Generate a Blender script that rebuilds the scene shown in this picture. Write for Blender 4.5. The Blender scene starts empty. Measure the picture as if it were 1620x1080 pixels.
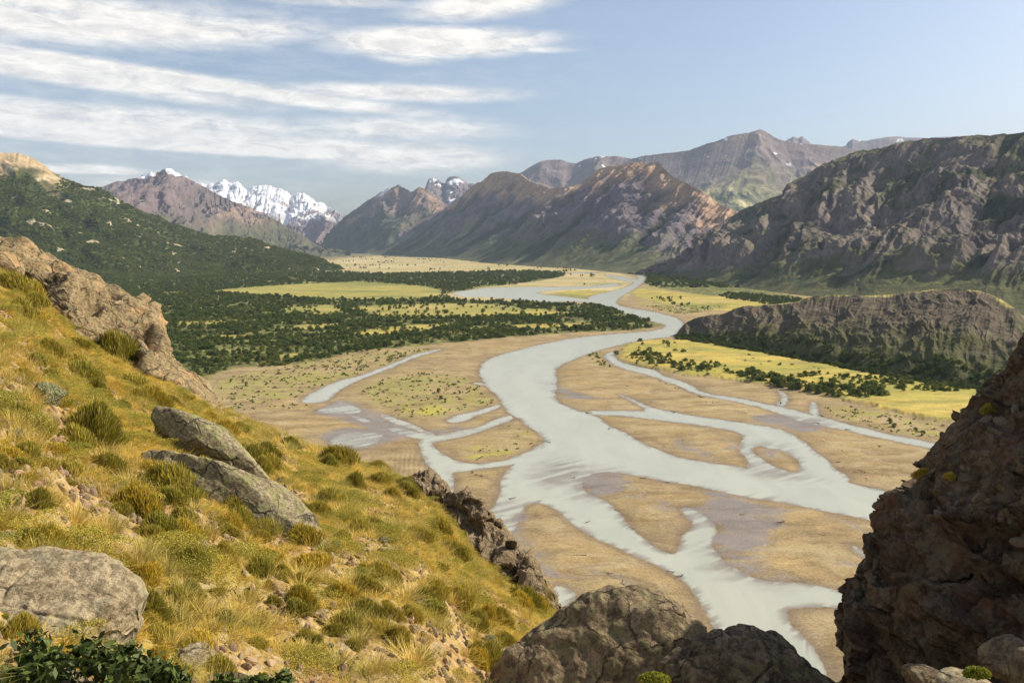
import bpy, math, random
import numpy as np
rng = np.random.default_rng(7)
random.seed(7)
F32 = np.float32
scene = bpy.context.scene
COL = scene.collection

# ------------------------------------------------------------------ camera
FPX, HORIZ, CAMH = 1260.0, 383.0, 120.0
PITCH = math.atan((540 - HORIZ) / FPX)
CP, SP = math.cos(PITCH), math.sin(PITCH)
def ray(px, py):
    """photo pixel -> direction (X, 1, Z)"""
    px = np.asarray(px, float); py = np.asarray(py, float)
    a = (px - 810) / FPX; b = (540 - py) / FPX
    dy = CP + SP * b; dz = -SP + CP * b
    return a / dy, dz / dy
def floor_pt(px, py, z=0.0):
    X, Z = ray(px, py)
    Z = np.minimum(Z, -1e-3)
    t = (z - CAMH) / Z
    return X * t, t
def to_px(x, y, z):
    a = x / y; zz = (z - CAMH) / y
    # dz/dy = (-SP+CP b)/(CP+SP b)  -> b
    b = (zz * CP + SP) / (CP - zz * SP)
    dy = CP + SP * b
    return 810 + FPX * a * dy, 540 - FPX * b
cam_d = bpy.data.cameras.new('camera'); cam = bpy.data.objects.new('camera', cam_d); COL.objects.link(cam)
cam_d.sensor_width = 36; cam_d.lens = FPX / 1620 * 36
cam_d.clip_start = 0.1; cam_d.clip_end = 90000
cam.location = (0, 0, CAMH); cam.rotation_euler = (math.pi / 2 - PITCH, 0, 0)
scene.camera = cam

# ------------------------------------------------------------------ noise
_pr = np.random.default_rng(11)
PERM = _pr.permutation(256).astype(np.int32); PERM = np.concatenate([PERM, PERM, PERM])
GR = _pr.normal(size=(256, 3)).astype(F32); GR /= np.linalg.norm(GR, axis=1)[:, None]
def perlin(x, y, z):
    x = np.asarray(x, F32); y = np.asarray(y, F32); z = np.asarray(z, F32)
    x, y, z = np.broadcast_arrays(x, y, z)
    xi = np.floor(x); yi = np.floor(y); zi = np.floor(z)
    fx = x - xi; fy = y - yi; fz = z - zi
    X = xi.astype(np.int64) & 255; Y = yi.astype(np.int64) & 255; Z = zi.astype(np.int64) & 255
    u = fx**3 * (fx * (fx * 6 - 15) + 10); v = fy**3 * (fy * (fy * 6 - 15) + 10); w = fz**3 * (fz * (fz * 6 - 15) + 10)
    def g(i, j, k):
        h = PERM[PERM[PERM[X + i] + Y + j] + Z + k]
        G = GR[h]
        return G[..., 0] * (fx - i) + G[..., 1] * (fy - j) + G[..., 2] * (fz - k)
    a = g(0,0,0) + u * (g(1,0,0) - g(0,0,0)); b = g(0,1,0) + u * (g(1,1,0) - g(0,1,0))
    c = g(0,0,1) + u * (g(1,0,1) - g(0,0,1)); d = g(0,1,1) + u * (g(1,1,1) - g(0,1,1))
    e = a + v * (b - a); f = c + v * (d - c)
    return (e + w * (f - e)) * 1.5
def fbm(x, y, z, oct=5, gain=.5, lac=2.03):
    s = 0; a = 1.0; t = 0
    for o in range(oct):
        s = s + a * perlin(x * lac**o + 13.7 * o, y * lac**o + 5.1 * o, z * lac**o - 7.3 * o); t += a; a *= gain
    return s / t
def ridged(x, y, z, oct=5, gain=.5, lac=2.07):
    s = 0; a = 1.0; t = 0; w = 1.0
    for o in range(oct):
        r = 1 - np.abs(perlin(x * lac**o + 3.7 * o, y * lac**o + 9.1 * o, z * lac**o + 1.3 * o)); r = r * r * w
        s = s + a * r; t += a; a *= gain; w = np.clip(r * 1.6, 0, 1)
    return s / t
def voronoi(x, y, z, seed=0):
    """F1, F2, cell id"""
    x = np.asarray(x, F32); y = np.asarray(y, F32); z = np.asarray(z, F32)
    xi = np.floor(x).astype(np.int64); yi = np.floor(y).astype(np.int64); zi = np.floor(z).astype(np.int64)
    f1 = np.full(x.shape, 9., F32); f2 = f1.copy(); cid = np.zeros(x.shape, np.int32)
    for i in (-1, 0, 1):
        for j in (-1, 0, 1):
            for k in (-1, 0, 1):
                h = PERM[PERM[PERM[(xi + i) & 255] + ((yi + j) & 255)] + ((zi + k + seed) & 255)]
                px = xi + i + PERM[h + 1] / 256; py = yi + j + PERM[h + 57] / 256; pz = zi + k + PERM[h + 131] / 256
                d = np.sqrt((px - x)**2 + (py - y)**2 + (pz - z)**2)
                m = d < f1
                f2 = np.where(m, f1, np.minimum(f2, d)); f1 = np.where(m, d, f1); cid = np.where(m, h, cid)
    return f1, f2, cid
def facet(x, y, z, seed=0, tilt=1., off=.5):
    """angular broken-rock relief: every cell is a tilted flat facet; returns relief and edge distance"""
    x = np.asarray(x, F32); y = np.asarray(y, F32); z = np.asarray(z, F32)
    xi = np.floor(x).astype(np.int64); yi = np.floor(y).astype(np.int64); zi = np.floor(z).astype(np.int64)
    f1 = np.full(x.shape, 9., F32); f2 = f1.copy(); hgt = np.zeros(x.shape, F32)
    for i in (-1, 0, 1):
        for j in (-1, 0, 1):
            for k in (-1, 0, 1):
                h = PERM[PERM[PERM[(xi + i) & 255] + ((yi + j) & 255)] + ((zi + k + seed) & 255)]
                dx = x - (xi + i + PERM[h + 1] / 256); dy = y - (yi + j + PERM[h + 57] / 256); dz = z - (zi + k + PERM[h + 131] / 256)
                d = np.sqrt(dx**2 + dy**2 + dz**2); m = d < f1
                t = ((PERM[h + 17] / 128 - 1) * dx + (PERM[h + 91] / 128 - 1) * dy + (PERM[h + 177] / 128 - 1) * dz) * tilt + (PERM[h + 33] / 256 - .5) * off
                f2 = np.where(m, f1, np.minimum(f2, d)); f1 = np.where(m, d, f1); hgt = np.where(m, t, hgt)
    return hgt, f2 - f1
def sst(a, b, x):
    t = np.clip((x - a) / (b - a), 0, 1); return t * t * (3 - 2 * t)
def mixc(a, b, t):
    return np.asarray(a)[..., :] * (1 - t[..., None]) + np.asarray(b)[..., :] * t[..., None]

# ------------------------------------------------------------------ mesh helpers
def tag(o, label=None, cat=None, group=None, kind=None):
    if label: o['label'] = label
    if cat: o['category'] = cat
    if group: o['group'] = group
    if kind: o['kind'] = kind
    return o
def np_mesh(name, co, faces, mat=None, attrs=None, smooth=True, loose=None):
    """co (N,3); faces (M,k) ndarray or list of such arrays"""
    me = bpy.data.meshes.new(name)
    if not isinstance(faces, list): faces = [faces]
    co = np.asarray(co, F32)
    me.vertices.add(len(co)); me.vertices.foreach_set('co', co.ravel())
    nl = sum(f.size for f in faces); nf = sum(len(f) for f in faces)
    me.loops.add(nl); me.polygons.add(nf)
    me.loops.foreach_set('vertex_index', np.concatenate([f.ravel() for f in faces]).astype(np.int32))
    tot = np.concatenate([np.full(len(f), f.shape[1], np.int32) for f in faces])
    st = np.concatenate([[0], np.cumsum(tot)[:-1]]).astype(np.int32)
    me.polygons.foreach_set('loop_start', st)
    try: me.polygons.foreach_set('loop_total', tot)
    except Exception: pass
    me.polygons.foreach_set('use_smooth', np.full(nf, smooth, bool))
    for k, v in (attrs or {}).items():
        v = np.asarray(v, F32)
        if v.ndim == 2 and v.shape[1] == 3 and k != 'rot':
            v = np.concatenate([v, np.ones((len(v), 1), F32)], 1)
        if v.ndim == 1: me.attributes.new(k, 'FLOAT', 'POINT').data.foreach_set('value', v)
        elif k == 'rot': me.attributes.new(k, 'FLOAT_VECTOR', 'POINT').data.foreach_set('vector', v.ravel())
        else: me.attributes.new(k, 'FLOAT_COLOR', 'POINT').data.foreach_set('color', v.ravel())
    me.update(); me.validate()
    if mat: me.materials.append(mat)
    return me
def link(name, me, loc=(0,0,0), rot=(0,0,0), scl=(1,1,1), parent=None):
    o = bpy.data.objects.new(name, me); COL.objects.link(o)
    o.location = loc; o.rotation_euler = rot; o.scale = scl
    if parent: o.parent = parent
    return o
def grid_faces(nr, nc, keep=None, wrap=False):
    i = np.arange(nr - 1)[:, None]; j = np.arange(nc if wrap else nc - 1)[None, :]
    j2 = (j + 1) % nc
    a = i * nc + j; b = i * nc + j2; c = (i + 1) * nc + j2; d = (i + 1) * nc + j
    f = np.stack([np.broadcast_to(q, a.shape) for q in (a, b, c, d)], -1).reshape(-1, 4)
    if keep is not None: f = f[keep.reshape(-1)]
    return f
def compact(co, f, attrs):
    used = np.unique(f); m = np.full(len(co), -1, np.int64); m[used] = np.arange(len(used))
    return co[used], m[f], {k: v[used] for k, v in attrs.items()}
def grid_normals(P):
    du = np.gradient(P, axis=1); dv = np.gradient(P, axis=0)
    n = np.cross(du, dv); n /= np.linalg.norm(n, axis=-1, keepdims=True) + 1e-9
    return n

# ------------------------------------------------------------------ materials
class MB:
    def __init__(s, name):
        s.m = bpy.data.materials.new(name); s.m.use_nodes = True; s.nt = s.m.node_tree; s.n = s.nt.nodes
        s.n.clear(); s.out = s.n.new('ShaderNodeOutputMaterial')
    def new(s, t, **kw):
        n = s.n.new(t)
        for k, v in kw.items(): setattr(n, k, v)
        return n
    def put(s, sock, v):
        if v is None: return
        if isinstance(v, bpy.types.NodeSocket): s.nt.links.new(v, sock)
        else:
            if isinstance(v, (tuple, list)) and len(v) == 3 and sock.type == 'RGBA': v = (*v, 1)
            sock.default_value = v
    def coord(s, kind='Object', scale=(1,1,1), rot=(0,0,0)):
        t = s.new('ShaderNodeTexCoord'); m = s.new('ShaderNodeMapping')
        s.put(m.inputs['Vector'], t.outputs[kind]); m.inputs['Scale'].default_value = scale; m.inputs['Rotation'].default_value = rot
        return m.outputs[0]
    def noise(s, vec, scale, detail=6, rough=.6, dist=0, typ=None):
        n = s.new('ShaderNodeTexNoise'); s.put(n.inputs['Vector'], vec)
        n.inputs['Scale'].default_value = scale; n.inputs['Detail'].default_value = detail
        n.inputs['Roughness'].default_value = rough; n.inputs['Distortion'].default_value = dist
        return n.outputs['Fac']
    def vor(s, vec, scale, feat='F1', out='Distance', rnd=1):
        n = s.new('ShaderNodeTexVoronoi', feature=feat); s.put(n.inputs['Vector'], vec); n.inputs['Scale'].default_value = scale
        n.inputs['Randomness'].default_value = rnd
        return n.outputs[out]
    def ramp(s, fac, stops, mode='LINEAR'):
        n = s.new('ShaderNodeValToRGB'); s.put(n.inputs[0], fac); n.color_ramp.interpolation = mode
        e = n.color_ramp.elements
        while len(e) < len(stops): e.new(.5)
        for k, (p, c) in enumerate(stops):
            e[k].position = p; e[k].color = (*c, 1) if isinstance(c, (tuple, list)) else (c, c, c, 1)
        return n.outputs[0]
    def mr(s, v, a, b, c=0., d=1., smooth=False):
        n = s.new('ShaderNodeMapRange')
        if smooth: n.interpolation_type = 'SMOOTHSTEP'
        for k, q in enumerate((v, a, b, c, d)): s.put(n.inputs[k], q)
        return n.outputs[0]
    def math(s, op, a, b=None, c=None, clamp=False):
        n = s.new('ShaderNodeMath', operation=op, use_clamp=clamp)
        s.put(n.inputs[0], a); s.put(n.inputs[1], b); s.put(n.inputs[2], c)
        return n.outputs[0]
    def mix(s, fac, a, b, mode='MIX'):
        n = s.new('ShaderNodeMix', data_type='RGBA', blend_type=mode); n.clamp_factor = True
        s.put(n.inputs['Factor'], fac); s.put(n.inputs[6], a); s.put(n.inputs[7], b)
        return n.outputs[2]
    def attr(s, name, out='Fac', typ='GEOMETRY'):
        n = s.new('ShaderNodeAttribute', attribute_name=name, attribute_type=typ); return n.outputs[out]
    def bump(s, h, dist=1., strength=1., normal=None):
        n = s.new('ShaderNodeBump'); s.put(n.inputs['Height'], h); n.inputs['Distance'].default_value = dist
        n.inputs['Strength'].default_value = strength; s.put(n.inputs['Normal'], normal); return n.outputs[0]
    def bsdf(s, col, rough=.9, normal=None, spec=.2, **kw):
        n = s.new('ShaderNodeBsdfPrincipled'); s.put(n.inputs['Base Color'], col); s.put(n.inputs['Roughness'], rough)
        s.put(n.inputs['Normal'], normal); s.put(n.inputs['Specular IOR Level'], spec)
        for k, v in kw.items(): s.put(n.inputs[k.replace('_', ' ')], v)
        s.nt.links.new(n.outputs[0], s.out.inputs[0]); return n
def seeded(lo, hi, n): return rng.uniform(lo, hi, n)

# sun: from the right, a little ahead of the camera
SUN_AZ, SUN_EL = math.radians(74), math.radians(36.5)       # azimuth clockwise from +Y
S = (math.cos(SUN_EL) * math.sin(SUN_AZ), math.cos(SUN_EL) * math.cos(SUN_AZ), math.sin(SUN_EL))
ld = bpy.data.lights.new('sun', 'SUN'); ld.energy = 5.0; ld.angle = math.radians(.55); ld.color = (1, .90, .72)
sun = link('sun', ld, (2000, 600, 1500))
import mathutils
sun.rotation_euler = mathutils.Vector(S).to_track_quat('Z', 'Y').to_euler()
# ------------------------------------------------------------------ valley floor and river (traced on the photo, projected to the floor)
WATER = [
 # main river
 [(990,425),(1012,437),(1004,447),(985,456),(962,462),(940,466),(925,472),(943,480),(1000,500),(1046,512),(1055,515),(1041,523),(984,527),(927,532),(870,541),(814,555),(768,568),(758,585),(761,599),(774,616),(794,633),(799,647),(808,656),(822,662),(836,676),(859,690),(866,700),(840,716),(820,727),(800,745),(794,760),(796,779),(772,809),(740,860),(790,850),(819,838),(819,815),(835,799),(855,793),(890,811),(910,835),(958,860),(1005,878),(1056,904),(1084,921),(1108,953),(1127,985),(1150,1010),(1180,1090),(1330,1090),(1295,1040),(1266,999),(1246,977),(1242,963),(1293,961),(1349,967),(1480,990),(1480,960),(1349,938),(1313,928),(1274,922),(1226,920),(1195,914),(1167,900),(1139,878),(1127,854),(1133,835),(1127,823),(1108,807),(1088,801),(1076,805),(1096,823),(1098,837),(1076,846),(1074,880),(1037,866),(1005,842),(977,815),(962,790),(925,778),(918,768),(935,748),(958,744),(1017,754),(1108,771),(1155,781),(1238,795),(1313,809),(1388,825),(1550,862),(1640,880),(1640,825),(1417,779),(1362,768),(1327,758),(1299,753),(1271,751),(1240,748),(1183,740),(1113,730),(1063,721),(1026,704),(998,689),(964,673),(941,657),(927,652),(904,646),(885,638),(877,625),(880,613),(882,599),(877,585),(887,577),(916,565),(944,555),(970,548),(1012,538),(1066,532),(1069,528),(1087,508),(1041,494),(987,486),(973,480),(980,470),(1003,458),(1020,446),(1022,437),(1000,425)],
 # upstream braid on the left
 [(974,447),(940,453),(867,454),(783,454),(742,459),(710,463),(733,470),(767,470),(800,472),(867,478),(905,476),(935,479),(950,476),(900,470),(858,466),(845,463),(870,459),(940,456),(985,452)],
 [(1020,446),(1000,440),(960,434),(955,436),(990,446)],
 # pond and its stream, left
 [(475,633),(500,617),(533,603),(577,592),(600,583),(627,573),(650,562),(697,551),(699,553),(655,566),(630,577),(602,588),(580,597),(560,604),(537,617),(528,628),(507,637),(480,638)],
 [(493,653),(533,637),(543,633),(577,650),(560,654),(533,655)],
 [(547,653),(553,655),(587,665),(582,670),(573,669)],
 [(517,700),(533,688),(567,682),(610,687),(600,700),(567,708),(527,704)],
 [(607,677),(633,677),(667,684),(693,688),(683,697),(667,696),(637,689)],
 [(600,652),(633,663),(678,682),(690,688),(660,682),(633,673),(607,663)],
 [(810,656),(797,659),(774,667),(757,676),(734,679),(700,687),(680,690),(663,700),(664,713),(680,740),(683,770),(690,790),(713,784),(724,763),(710,748),(733,745),(807,736),(850,722),(866,706),(862,700),(840,710),(820,720),(793,731),(733,735),(703,717),(686,710),(685,700),(700,697),(757,684),(788,673),(812,665)],
 [(705,665),(727,655),(750,650),(793,639),(796,642),(760,656),(727,668),(710,669)],
 [(748,605),(767,606),(772,610),(750,608)],
 # right hand side channels
 [(953,561),(973,555),(970,562),(984,574),(1001,578),(1041,586),(1052,596),(1078,602),(1098,611),(1112,622),(1166,629),(1208,638),(1236,643),(1271,652),(1306,661),(1359,675),(1412,688),(1479,700),(1600,725),(1600,738),(1470,709),(1412,697),(1359,685),(1306,674),(1257,665),(1236,657),(1201,643),(1148,632),(1098,623),(1080,612),(1041,598),(1012,590),(984,583),(961,572)],
 [(1225,640),(1238,632),(1233,624),(1229,617),(1243,620),(1249,630),(1240,644)],
 [(1275,654),(1284,641),(1283,635),(1294,637),(1292,650),(1303,662)],
 [(1095,622),(1075,610),(1052,604),(1045,599),(1060,602),(1085,610),(1100,616)],
 [(920,649),(1000,650),(1027,650),(1000,634),(975,624),(984,624),(1012,637),(1041,647),(1083,655),(1095,657),(1166,667),(1218,675),(1246,682),(1271,698),(1299,719),(1320,740),(1352,760),(1300,770),(1180,745),(1185,739),(1176,719),(1169,702),(1180,691),(1158,680),(1113,673),(1060,667),(984,657),(939,657)],
 [(875,935),(880,923),(914,937),(898,961),(878,975),(850,960)],
 [(1341,858),(1368,872),(1400,885),(1360,881)],
 [(730,434),(760,432),(800,431),(820,433),(780,435)],
 [(960,430),(930,430),(880,432),(930,433)],
]
ISLE = [
 [(1187,712),(1201,704),(1215,709),(1229,710),(1253,719),(1271,744),(1257,749),(1229,740),(1208,730)],
]
WET = [
 [(1112,772),(1238,797),(1240,823),(1222,850),(1203,878),(1200,900),(1183,908),(1155,892),(1131,858),(1133,835),(1118,806)],
 [(916,742),(965,744),(1003,764),(990,770),(965,785),(930,782),(905,768)],
 [(848,752),(905,722),(918,745),(880,772)],
 [(780,815),(800,798),(825,800),(819,838),(835,868),(875,893),(900,903),(930,922),(905,920),(870,905),(835,890),(790,850)],
 [(930,886),(969,904),(1005,935),(1010,945),(989,931),(955,903)],
 [(1012,770),(1024,790),(1052,801),(1085,800),(1080,806),(1050,806),(1015,790),(1006,772)],
 [(1192,662),(1210,656),(1260,660),(1310,672),(1300,682),(1265,684),(1230,673),(1200,671)],
 [(1063,688),(1090,705),(1130,722),(1110,724),(1080,712),(1060,695)],
 [(877,600),(892,616),(941,628),(960,632),(930,633),(880,627)],
 [(1205,900),(1226,915),(1290,920),(1250,912),(1222,900)],
 [(1140,690),(1160,700),(1170,718),(1155,705)],
 [(510,706),(500,690),(540,676),(640,678),(640,692),(600,706),(560,712)],
 [(485,655),(545,628),(585,650),(640,668),(660,690),(600,690),(545,662)],
 [(700,690),(660,684),(690,680),(740,676),(700,684)],
 [(1185,735),(1230,745),(1275,752),(1260,757),(1200,750)],
 [(1205,712),(1225,700),(1240,712),(1222,728)],
 [(705,672),(725,676),(722,684),(706,682)],
 [(1370,840),(1300,815),(1330,822),(1400,850)],
 [(1330,890),(1400,900),(1380,905),(1350,902)],
]
MEADOW = [
 [(985,552),(1000,541),(1070,537),(1165,553),(1271,573),(1376,594),(1464,610),(1535,618),(1650,640),(1650,690),(1495,668),(1440,660),(1330,632),(1250,614),(1160,603),(1070,591),(1010,579),(975,567)],
 [(328,462),(367,457),(467,450),(540,447),(567,446),(615,449),(690,455),(700,463),(702,472),(600,477),(500,473),(400,467)],
 [(533,487),(633,483),(767,480),(833,488),(927,498),(883,502),(800,499),(667,505),(633,507),(567,492)],
 [(973,513),(833,513),(787,518),(850,520),(933,518)],
 [(447,517),(533,512),(560,513),(500,522),(457,523)],
 [(560,524),(640,516),(733,512),(700,520),(610,530),(560,530)],
 [(257,515),(293,510),(400,505),(410,508),(333,513)],
 [(300,533),(410,530),(400,534),(367,538)],
 [(433,492),(480,484),(540,483),(550,500),(450,495)],
 [(265,464),(295,463),(280,466)], [(465,447),(500,446),(490,449)],
 [(430,563),(470,560),(500,563),(440,568)],
 [(1000,455),(1060,462),(1160,472),(1280,482),(1200,492),(1120,492),(1050,480),(1010,472),(1000,462)],
 [(870,462),(940,458),(990,462),(960,475),(900,470)],
]
TAN = [   # dry pale flats far up the valley and gravel between the braids
 [(517,411),(600,404),(713,403),(760,417),(870,423),(935,428),(1000,436),(1010,452),(980,480),(930,478),(850,476),(760,477),(708,470),(700,463),(760,455),(820,450),(860,444),(900,434),(850,429),(733,430),(600,434),(520,431),(500,420)],
]
FOREST = [
 [(-900,441),(190,444),(353,437),(440,434),(520,430),(600,434),(700,432),(800,429),(860,430),(905,434),(860,444),(800,451),(740,458),(700,466),(704,474),(760,478),(800,476),(870,482),(930,481),(965,489),(1050,512),(1044,518),(1000,523),(900,527),(840,531),(767,538),(667,548),(600,553),(550,559),(527,567),(487,576),(427,581),(367,581),(333,600),(250,620),(-900,640)],
 # dark wood at the foot of the right mountain
 [(1012,436),(1040,434),(1112,447),(1190,458),(1270,470),(1290,482),(1240,478),(1170,472),(1090,464),(1020,452)],
]
SPARSE = [
 [(562,622),(580,608),(620,598),(690,588),(750,603),(770,625),(792,636),(750,650),(705,660),(655,665),(610,650)],
 [(300,640),(340,600),(430,585),(527,570),(600,556),(697,550),(640,565),(590,590),(500,612),(470,632),(400,640)],
 [(733,712),(750,702),(820,700),(826,715),(800,724),(742,730)], [(715,752),(760,745),(790,748),(770,758)],
 [(800,672),(835,678),(862,700),(830,705),(812,690)],
 [(925,556),(958,558),(985,580),(1000,586),(950,580),(925,570)],
 [(1290,640),(1360,645),(1440,662),(1500,672),(1490,695),(1420,686),(1340,668)],
 [(1005,450),(1060,455),(1170,468),(1180,478),(1090,500),(1045,492),(1000,478)],
 [(860,464),(930,458),(990,460),(975,476),(900,474)],
 [(500,640),(470,650),(350,650),(300,640)],
]
VIVID = [[(1440,640),(1520,628),(1600,640),(1495,668),(1380,645)],[(650,650),(700,640),(720,650),(660,663)],[(740,722),(790,715),(820,716),(790,725),(745,728)]]

def poly_world(p, sm=2):
    a = np.array(p, float)
    for _ in range(sm):
        b = np.roll(a, -1, 0); a = np.stack([a * .75 + b * .25, a * .25 + b * .75], 1).reshape(-1, 2)
    x, y = floor_pt(a[:, 0], a[:, 1]); return np.stack([x, y], 1)
def sdf(P, poly, rng_px=None):
    """signed distance (m, + inside) of P (N,2) to a world polygon; far points get a coarse value"""
    out = np.full(len(P), -1e4, F32)
    lo = poly.min(0); hi = poly.max(0); ext = 40 + .05 * (hi[1])
    m = np.all((P > lo - ext) & (P < hi + ext), axis=1)
    idx = np.nonzero(m)[0]
    for s0 in range(0, len(idx), 60000):
        ii = idx[s0:s0 + 60000]; p = P[ii].astype(F32)
        d2 = np.full(len(ii), 1e12, F32); ins = np.zeros(len(ii), bool)
        A = poly.astype(F32); B = np.roll(A, -1, 0)
        for a, b in zip(A, B):
            ab = b - a; ap = p - a
            t = np.clip((ap @ ab) / (ab @ ab + 1e-9), 0, 1)
            q = ap - t[:, None] * ab; d2 = np.minimum(d2, (q * q).sum(1))
            if a[1] != b[1]:
                c = (a[1] > p[:, 1]) != (b[1] > p[:, 1])
                ins ^= c & (p[:, 0] < ab[0] * (p[:, 1] - a[1]) / (b[1] - a[1]) + a[0])
        out[ii] = np.where(ins, 1, -1) * np.sqrt(d2)
    return out
def union(P, polys, sm=2):
    s = np.full(len(P), -1e4, F32)
    for p in polys: s = np.maximum(s, sdf(P, poly_world(p, sm)))
    return s

pxs = np.concatenate([np.linspace(-3500, -420, 50)[:-1], np.linspace(-420, 250, 150)[:-1], np.arange(250, 1600, 1.7), np.linspace(1600, 2000, 120), np.linspace(2000, 5000, 50)[1:]])
pys = np.concatenate([[383 + 120 * 1260 / 18000.], np.arange(390, 420, .8), np.arange(420, 480, .75), np.arange(480, 1015, 1.3), np.linspace(1015, 1500, 40)])
GX, GY = np.meshgrid(pxs, pys)
# the rows are straight lines across the valley: same depth in a row
_, Yr = floor_pt(np.full(len(pys), 810.), pys)
Xc = (pxs - 810) / FPX
# column direction from the row's own perspective
WX = ((GX - 810) / FPX) / (CP + SP * ((540 - GY) / FPX)) * Yr[:, None]; WY = np.broadcast_to(Yr[:, None], WX.shape)
WX = np.clip(WX, -18500, 18500)
P0 = np.stack([WX.ravel(), WY.ravel()], 1)
sc_ = np.clip(P0[:, 1] / 400, .5, 8)
wx = fbm(P0[:, 0] / 22, P0[:, 1] / 22, 0 * sc_, 5, .62) * 3.4 + perlin(P0[:, 0] / 3.1, P0[:, 1] / 3.1, 3 * np.ones_like(sc_)) * .35
wy = fbm(P0[:, 0] / 22 + 50, P0[:, 1] / 22, 0 * sc_, 5, .62) * 3.4 + perlin(P0[:, 0] / 3.1, P0[:, 1] / 3.1 + 40, 3 * np.ones_like(sc_)) * .35
PW = P0 + np.stack([wx, wy], 1)
s_w = union(PW, WATER)
s_i = union(PW, ISLE)
s_w = np.minimum(s_w, -s_i)
P1 = P0 + np.stack([wx * 2.5 + fbm(P0[:, 0] / 60, P0[:, 1] / 9, 0 * wx + 7, 4) * 14, wy * 2.5 + fbm(P0[:, 0] / 25, P0[:, 1] / 25, 0 * wx + 77, 4) * 9], 1)
s_wet = union(P1, WET); s_m = union(P1, MEADOW); s_t = union(P1, TAN); s_f = union(P1, FOREST); s_s = union(P1, SPARSE); s_v = union(P1, VIVID)
x, y = P0[:, 0], P0[:, 1]
nz = fbm(x / 60, y / 60, 0 * x, 5); nf = fbm(x / 9, y / 9, 0 * x + 2, 4)
e = np.clip(y / 600, .6, 3)
wet = np.clip(sst(-5, 5, s_wet + nf * 6) * (.95 + .7 * fbm(x / 18 + y / 30, y / 6, 0 * x + 60, 4)), 0, 1)
damp = sst(-5, -.5, s_w + nf * 4) * .8 + sst(-16, -3, s_w + nf * 12) * .25
meadow = sst(-3, 3, s_m + nf * 8); forest = sst(-6, 6, s_f + nf * 8) * (1 - meadow)
tan = sst(-6, 6, s_t + nf * 8); sparse = sst(-5, 10, s_s + nf * 10); vivid = sst(-5, 8, s_v + nf * 6)
z = .55 * sst(0, 14, -s_w) + .35 * sst(10, 60, -s_w) + (nf * .22 + nz * .5) * sst(2, 25, -s_w)
z = z * (1 - .75 * wet) + .03
# old braid scars: shallow wandering grooves
gr_ = ridged(x / 70 + nz, y / 34 + nz, 0 * x + 9, 4)
z -= sst(.62, .9, gr_) * .35 * sst(6, 25, -s_w) * (1 - forest) * (1 - meadow)
z = np.where(s_w > 0, -sst(0, 7, s_w) * .9 - .02, np.maximum(z, .03))
z += (meadow + forest) * .25
# cut bank along the bright meadow (right side)
z += 1.5 * sst(-2, 2, s_m) * sst(100, 140, x) * (y < 1000)
# excavated heaps and bulldozed rows (left)
def heap(px, py, r, h, ax=1.0):
    cx, cy = floor_pt(px, py); d = np.hypot((x - cx) / ax, y - cy) / r
    return h * np.clip(1 - d * (1 + .12 * nf), 0, 1)
row_m = np.zeros(len(x))
for (px, py, rx_, ry_, ang, wl) in [(585,690,40,24,-.55,3.4),(500,690,16,14,-.1,3.2),(655,735,50,30,.12,2.6),(470,662,14,10,-.5,3.0)]:
    cx, cy = floor_pt(px, py); X2, Y2 = floor_pt(px + rx_, py); X3, Y3 = floor_pt(px, py - ry_)
    d = np.hypot((x - cx) / (X2 - cx), (y - cy) / (Y3 - cy)); u = x * math.cos(ang) + y * math.sin(ang) + nz * 4
    w_ = sst(1.15, .7, d); row_m = np.maximum(row_m, w_ * (.5 + .5 * np.sin(u * 2 * np.pi / wl + nf * 3))); z += w_ * (s_w < -1) * .07 * np.sin(u * 2 * np.pi / wl + nf * 3)
C = np.zeros((len(x), 3))
gravel = np.array([.36,.27,.135]); wetc = np.array([.22,.185,.16]); silt = np.array([.30,.245,.165])
C[:] = gravel
C = mixc(C, [.265,.205,.12], sst(-.2, .5, nz) * .6)
C = mixc(C, [.40,.335,.21], sst(.5, .85, ridged(x / 40, y / 18, 0 * x + 4, 4)) * .5)
C = mixc(C, [.22,.165,.095], sst(.55, .85, gr_) * .55 * (1 - wet))
C = mixc(C, [.24,.19,.11], row_m * .2)
C = mixc(C, [.52,.44,.22], tan * .7)
veg = sparse * sst(-.25, .25, nf + nz * .8)
C = mixc(C, [.30,.29,.08], veg * .75)
C = mixc(C, [.42,.40,.06], vivid * .7)
n3 = fbm(x / 130, y / 60, 0 * x + 20, 4)
mc = mixc(np.broadcast_to([.52,.40,.10], C.shape), [.37,.33,.075], sst(-.25, .3, n3))
mc = mixc(mc, [.24,.25,.075], sst(-.05, .3, fbm(x / 45, y / 22, 0 * x + 25, 5)) * .7)
mc = mixc(mc, [.36,.28,.11], sst(.1, .4, fbm(x / 80, y / 30, 0 * x + 35, 5)) * .4)
mc = mixc(mc, [.25,.26,.08], sst(1000, 1500, y) * .5 * (x < 0))
big = fbm(x / 260, y / 150, 0 * x + 71, 5); fr = sst(900, 1500, y)
mc = mixc(mc, [.19,.21,.065], sst(-.02, .25, big) * fr * .75)
mc = mixc(mc, [.50,.40,.16], sst(-.1, -.35, big) * fr * .6)
C = mixc(C, [.26,.25,.10], tan * sst(.0, .3, big) * fr * .7)
C = mixc(C, [.60,.53,.34], tan * sst(.1, .35, fbm(x / 400, y / 260, 0 * x + 81, 5)) * fr * .6)
C = mixc(C, mc, meadow)
C = mixc(C, mixc(np.broadcast_to([.10,.115,.035], C.shape), [.25,.24,.07], sst(-.1, .35, nf + nz * .6)), forest * .95)
out_ = sst(0, 60, -x - 900) * 0
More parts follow.
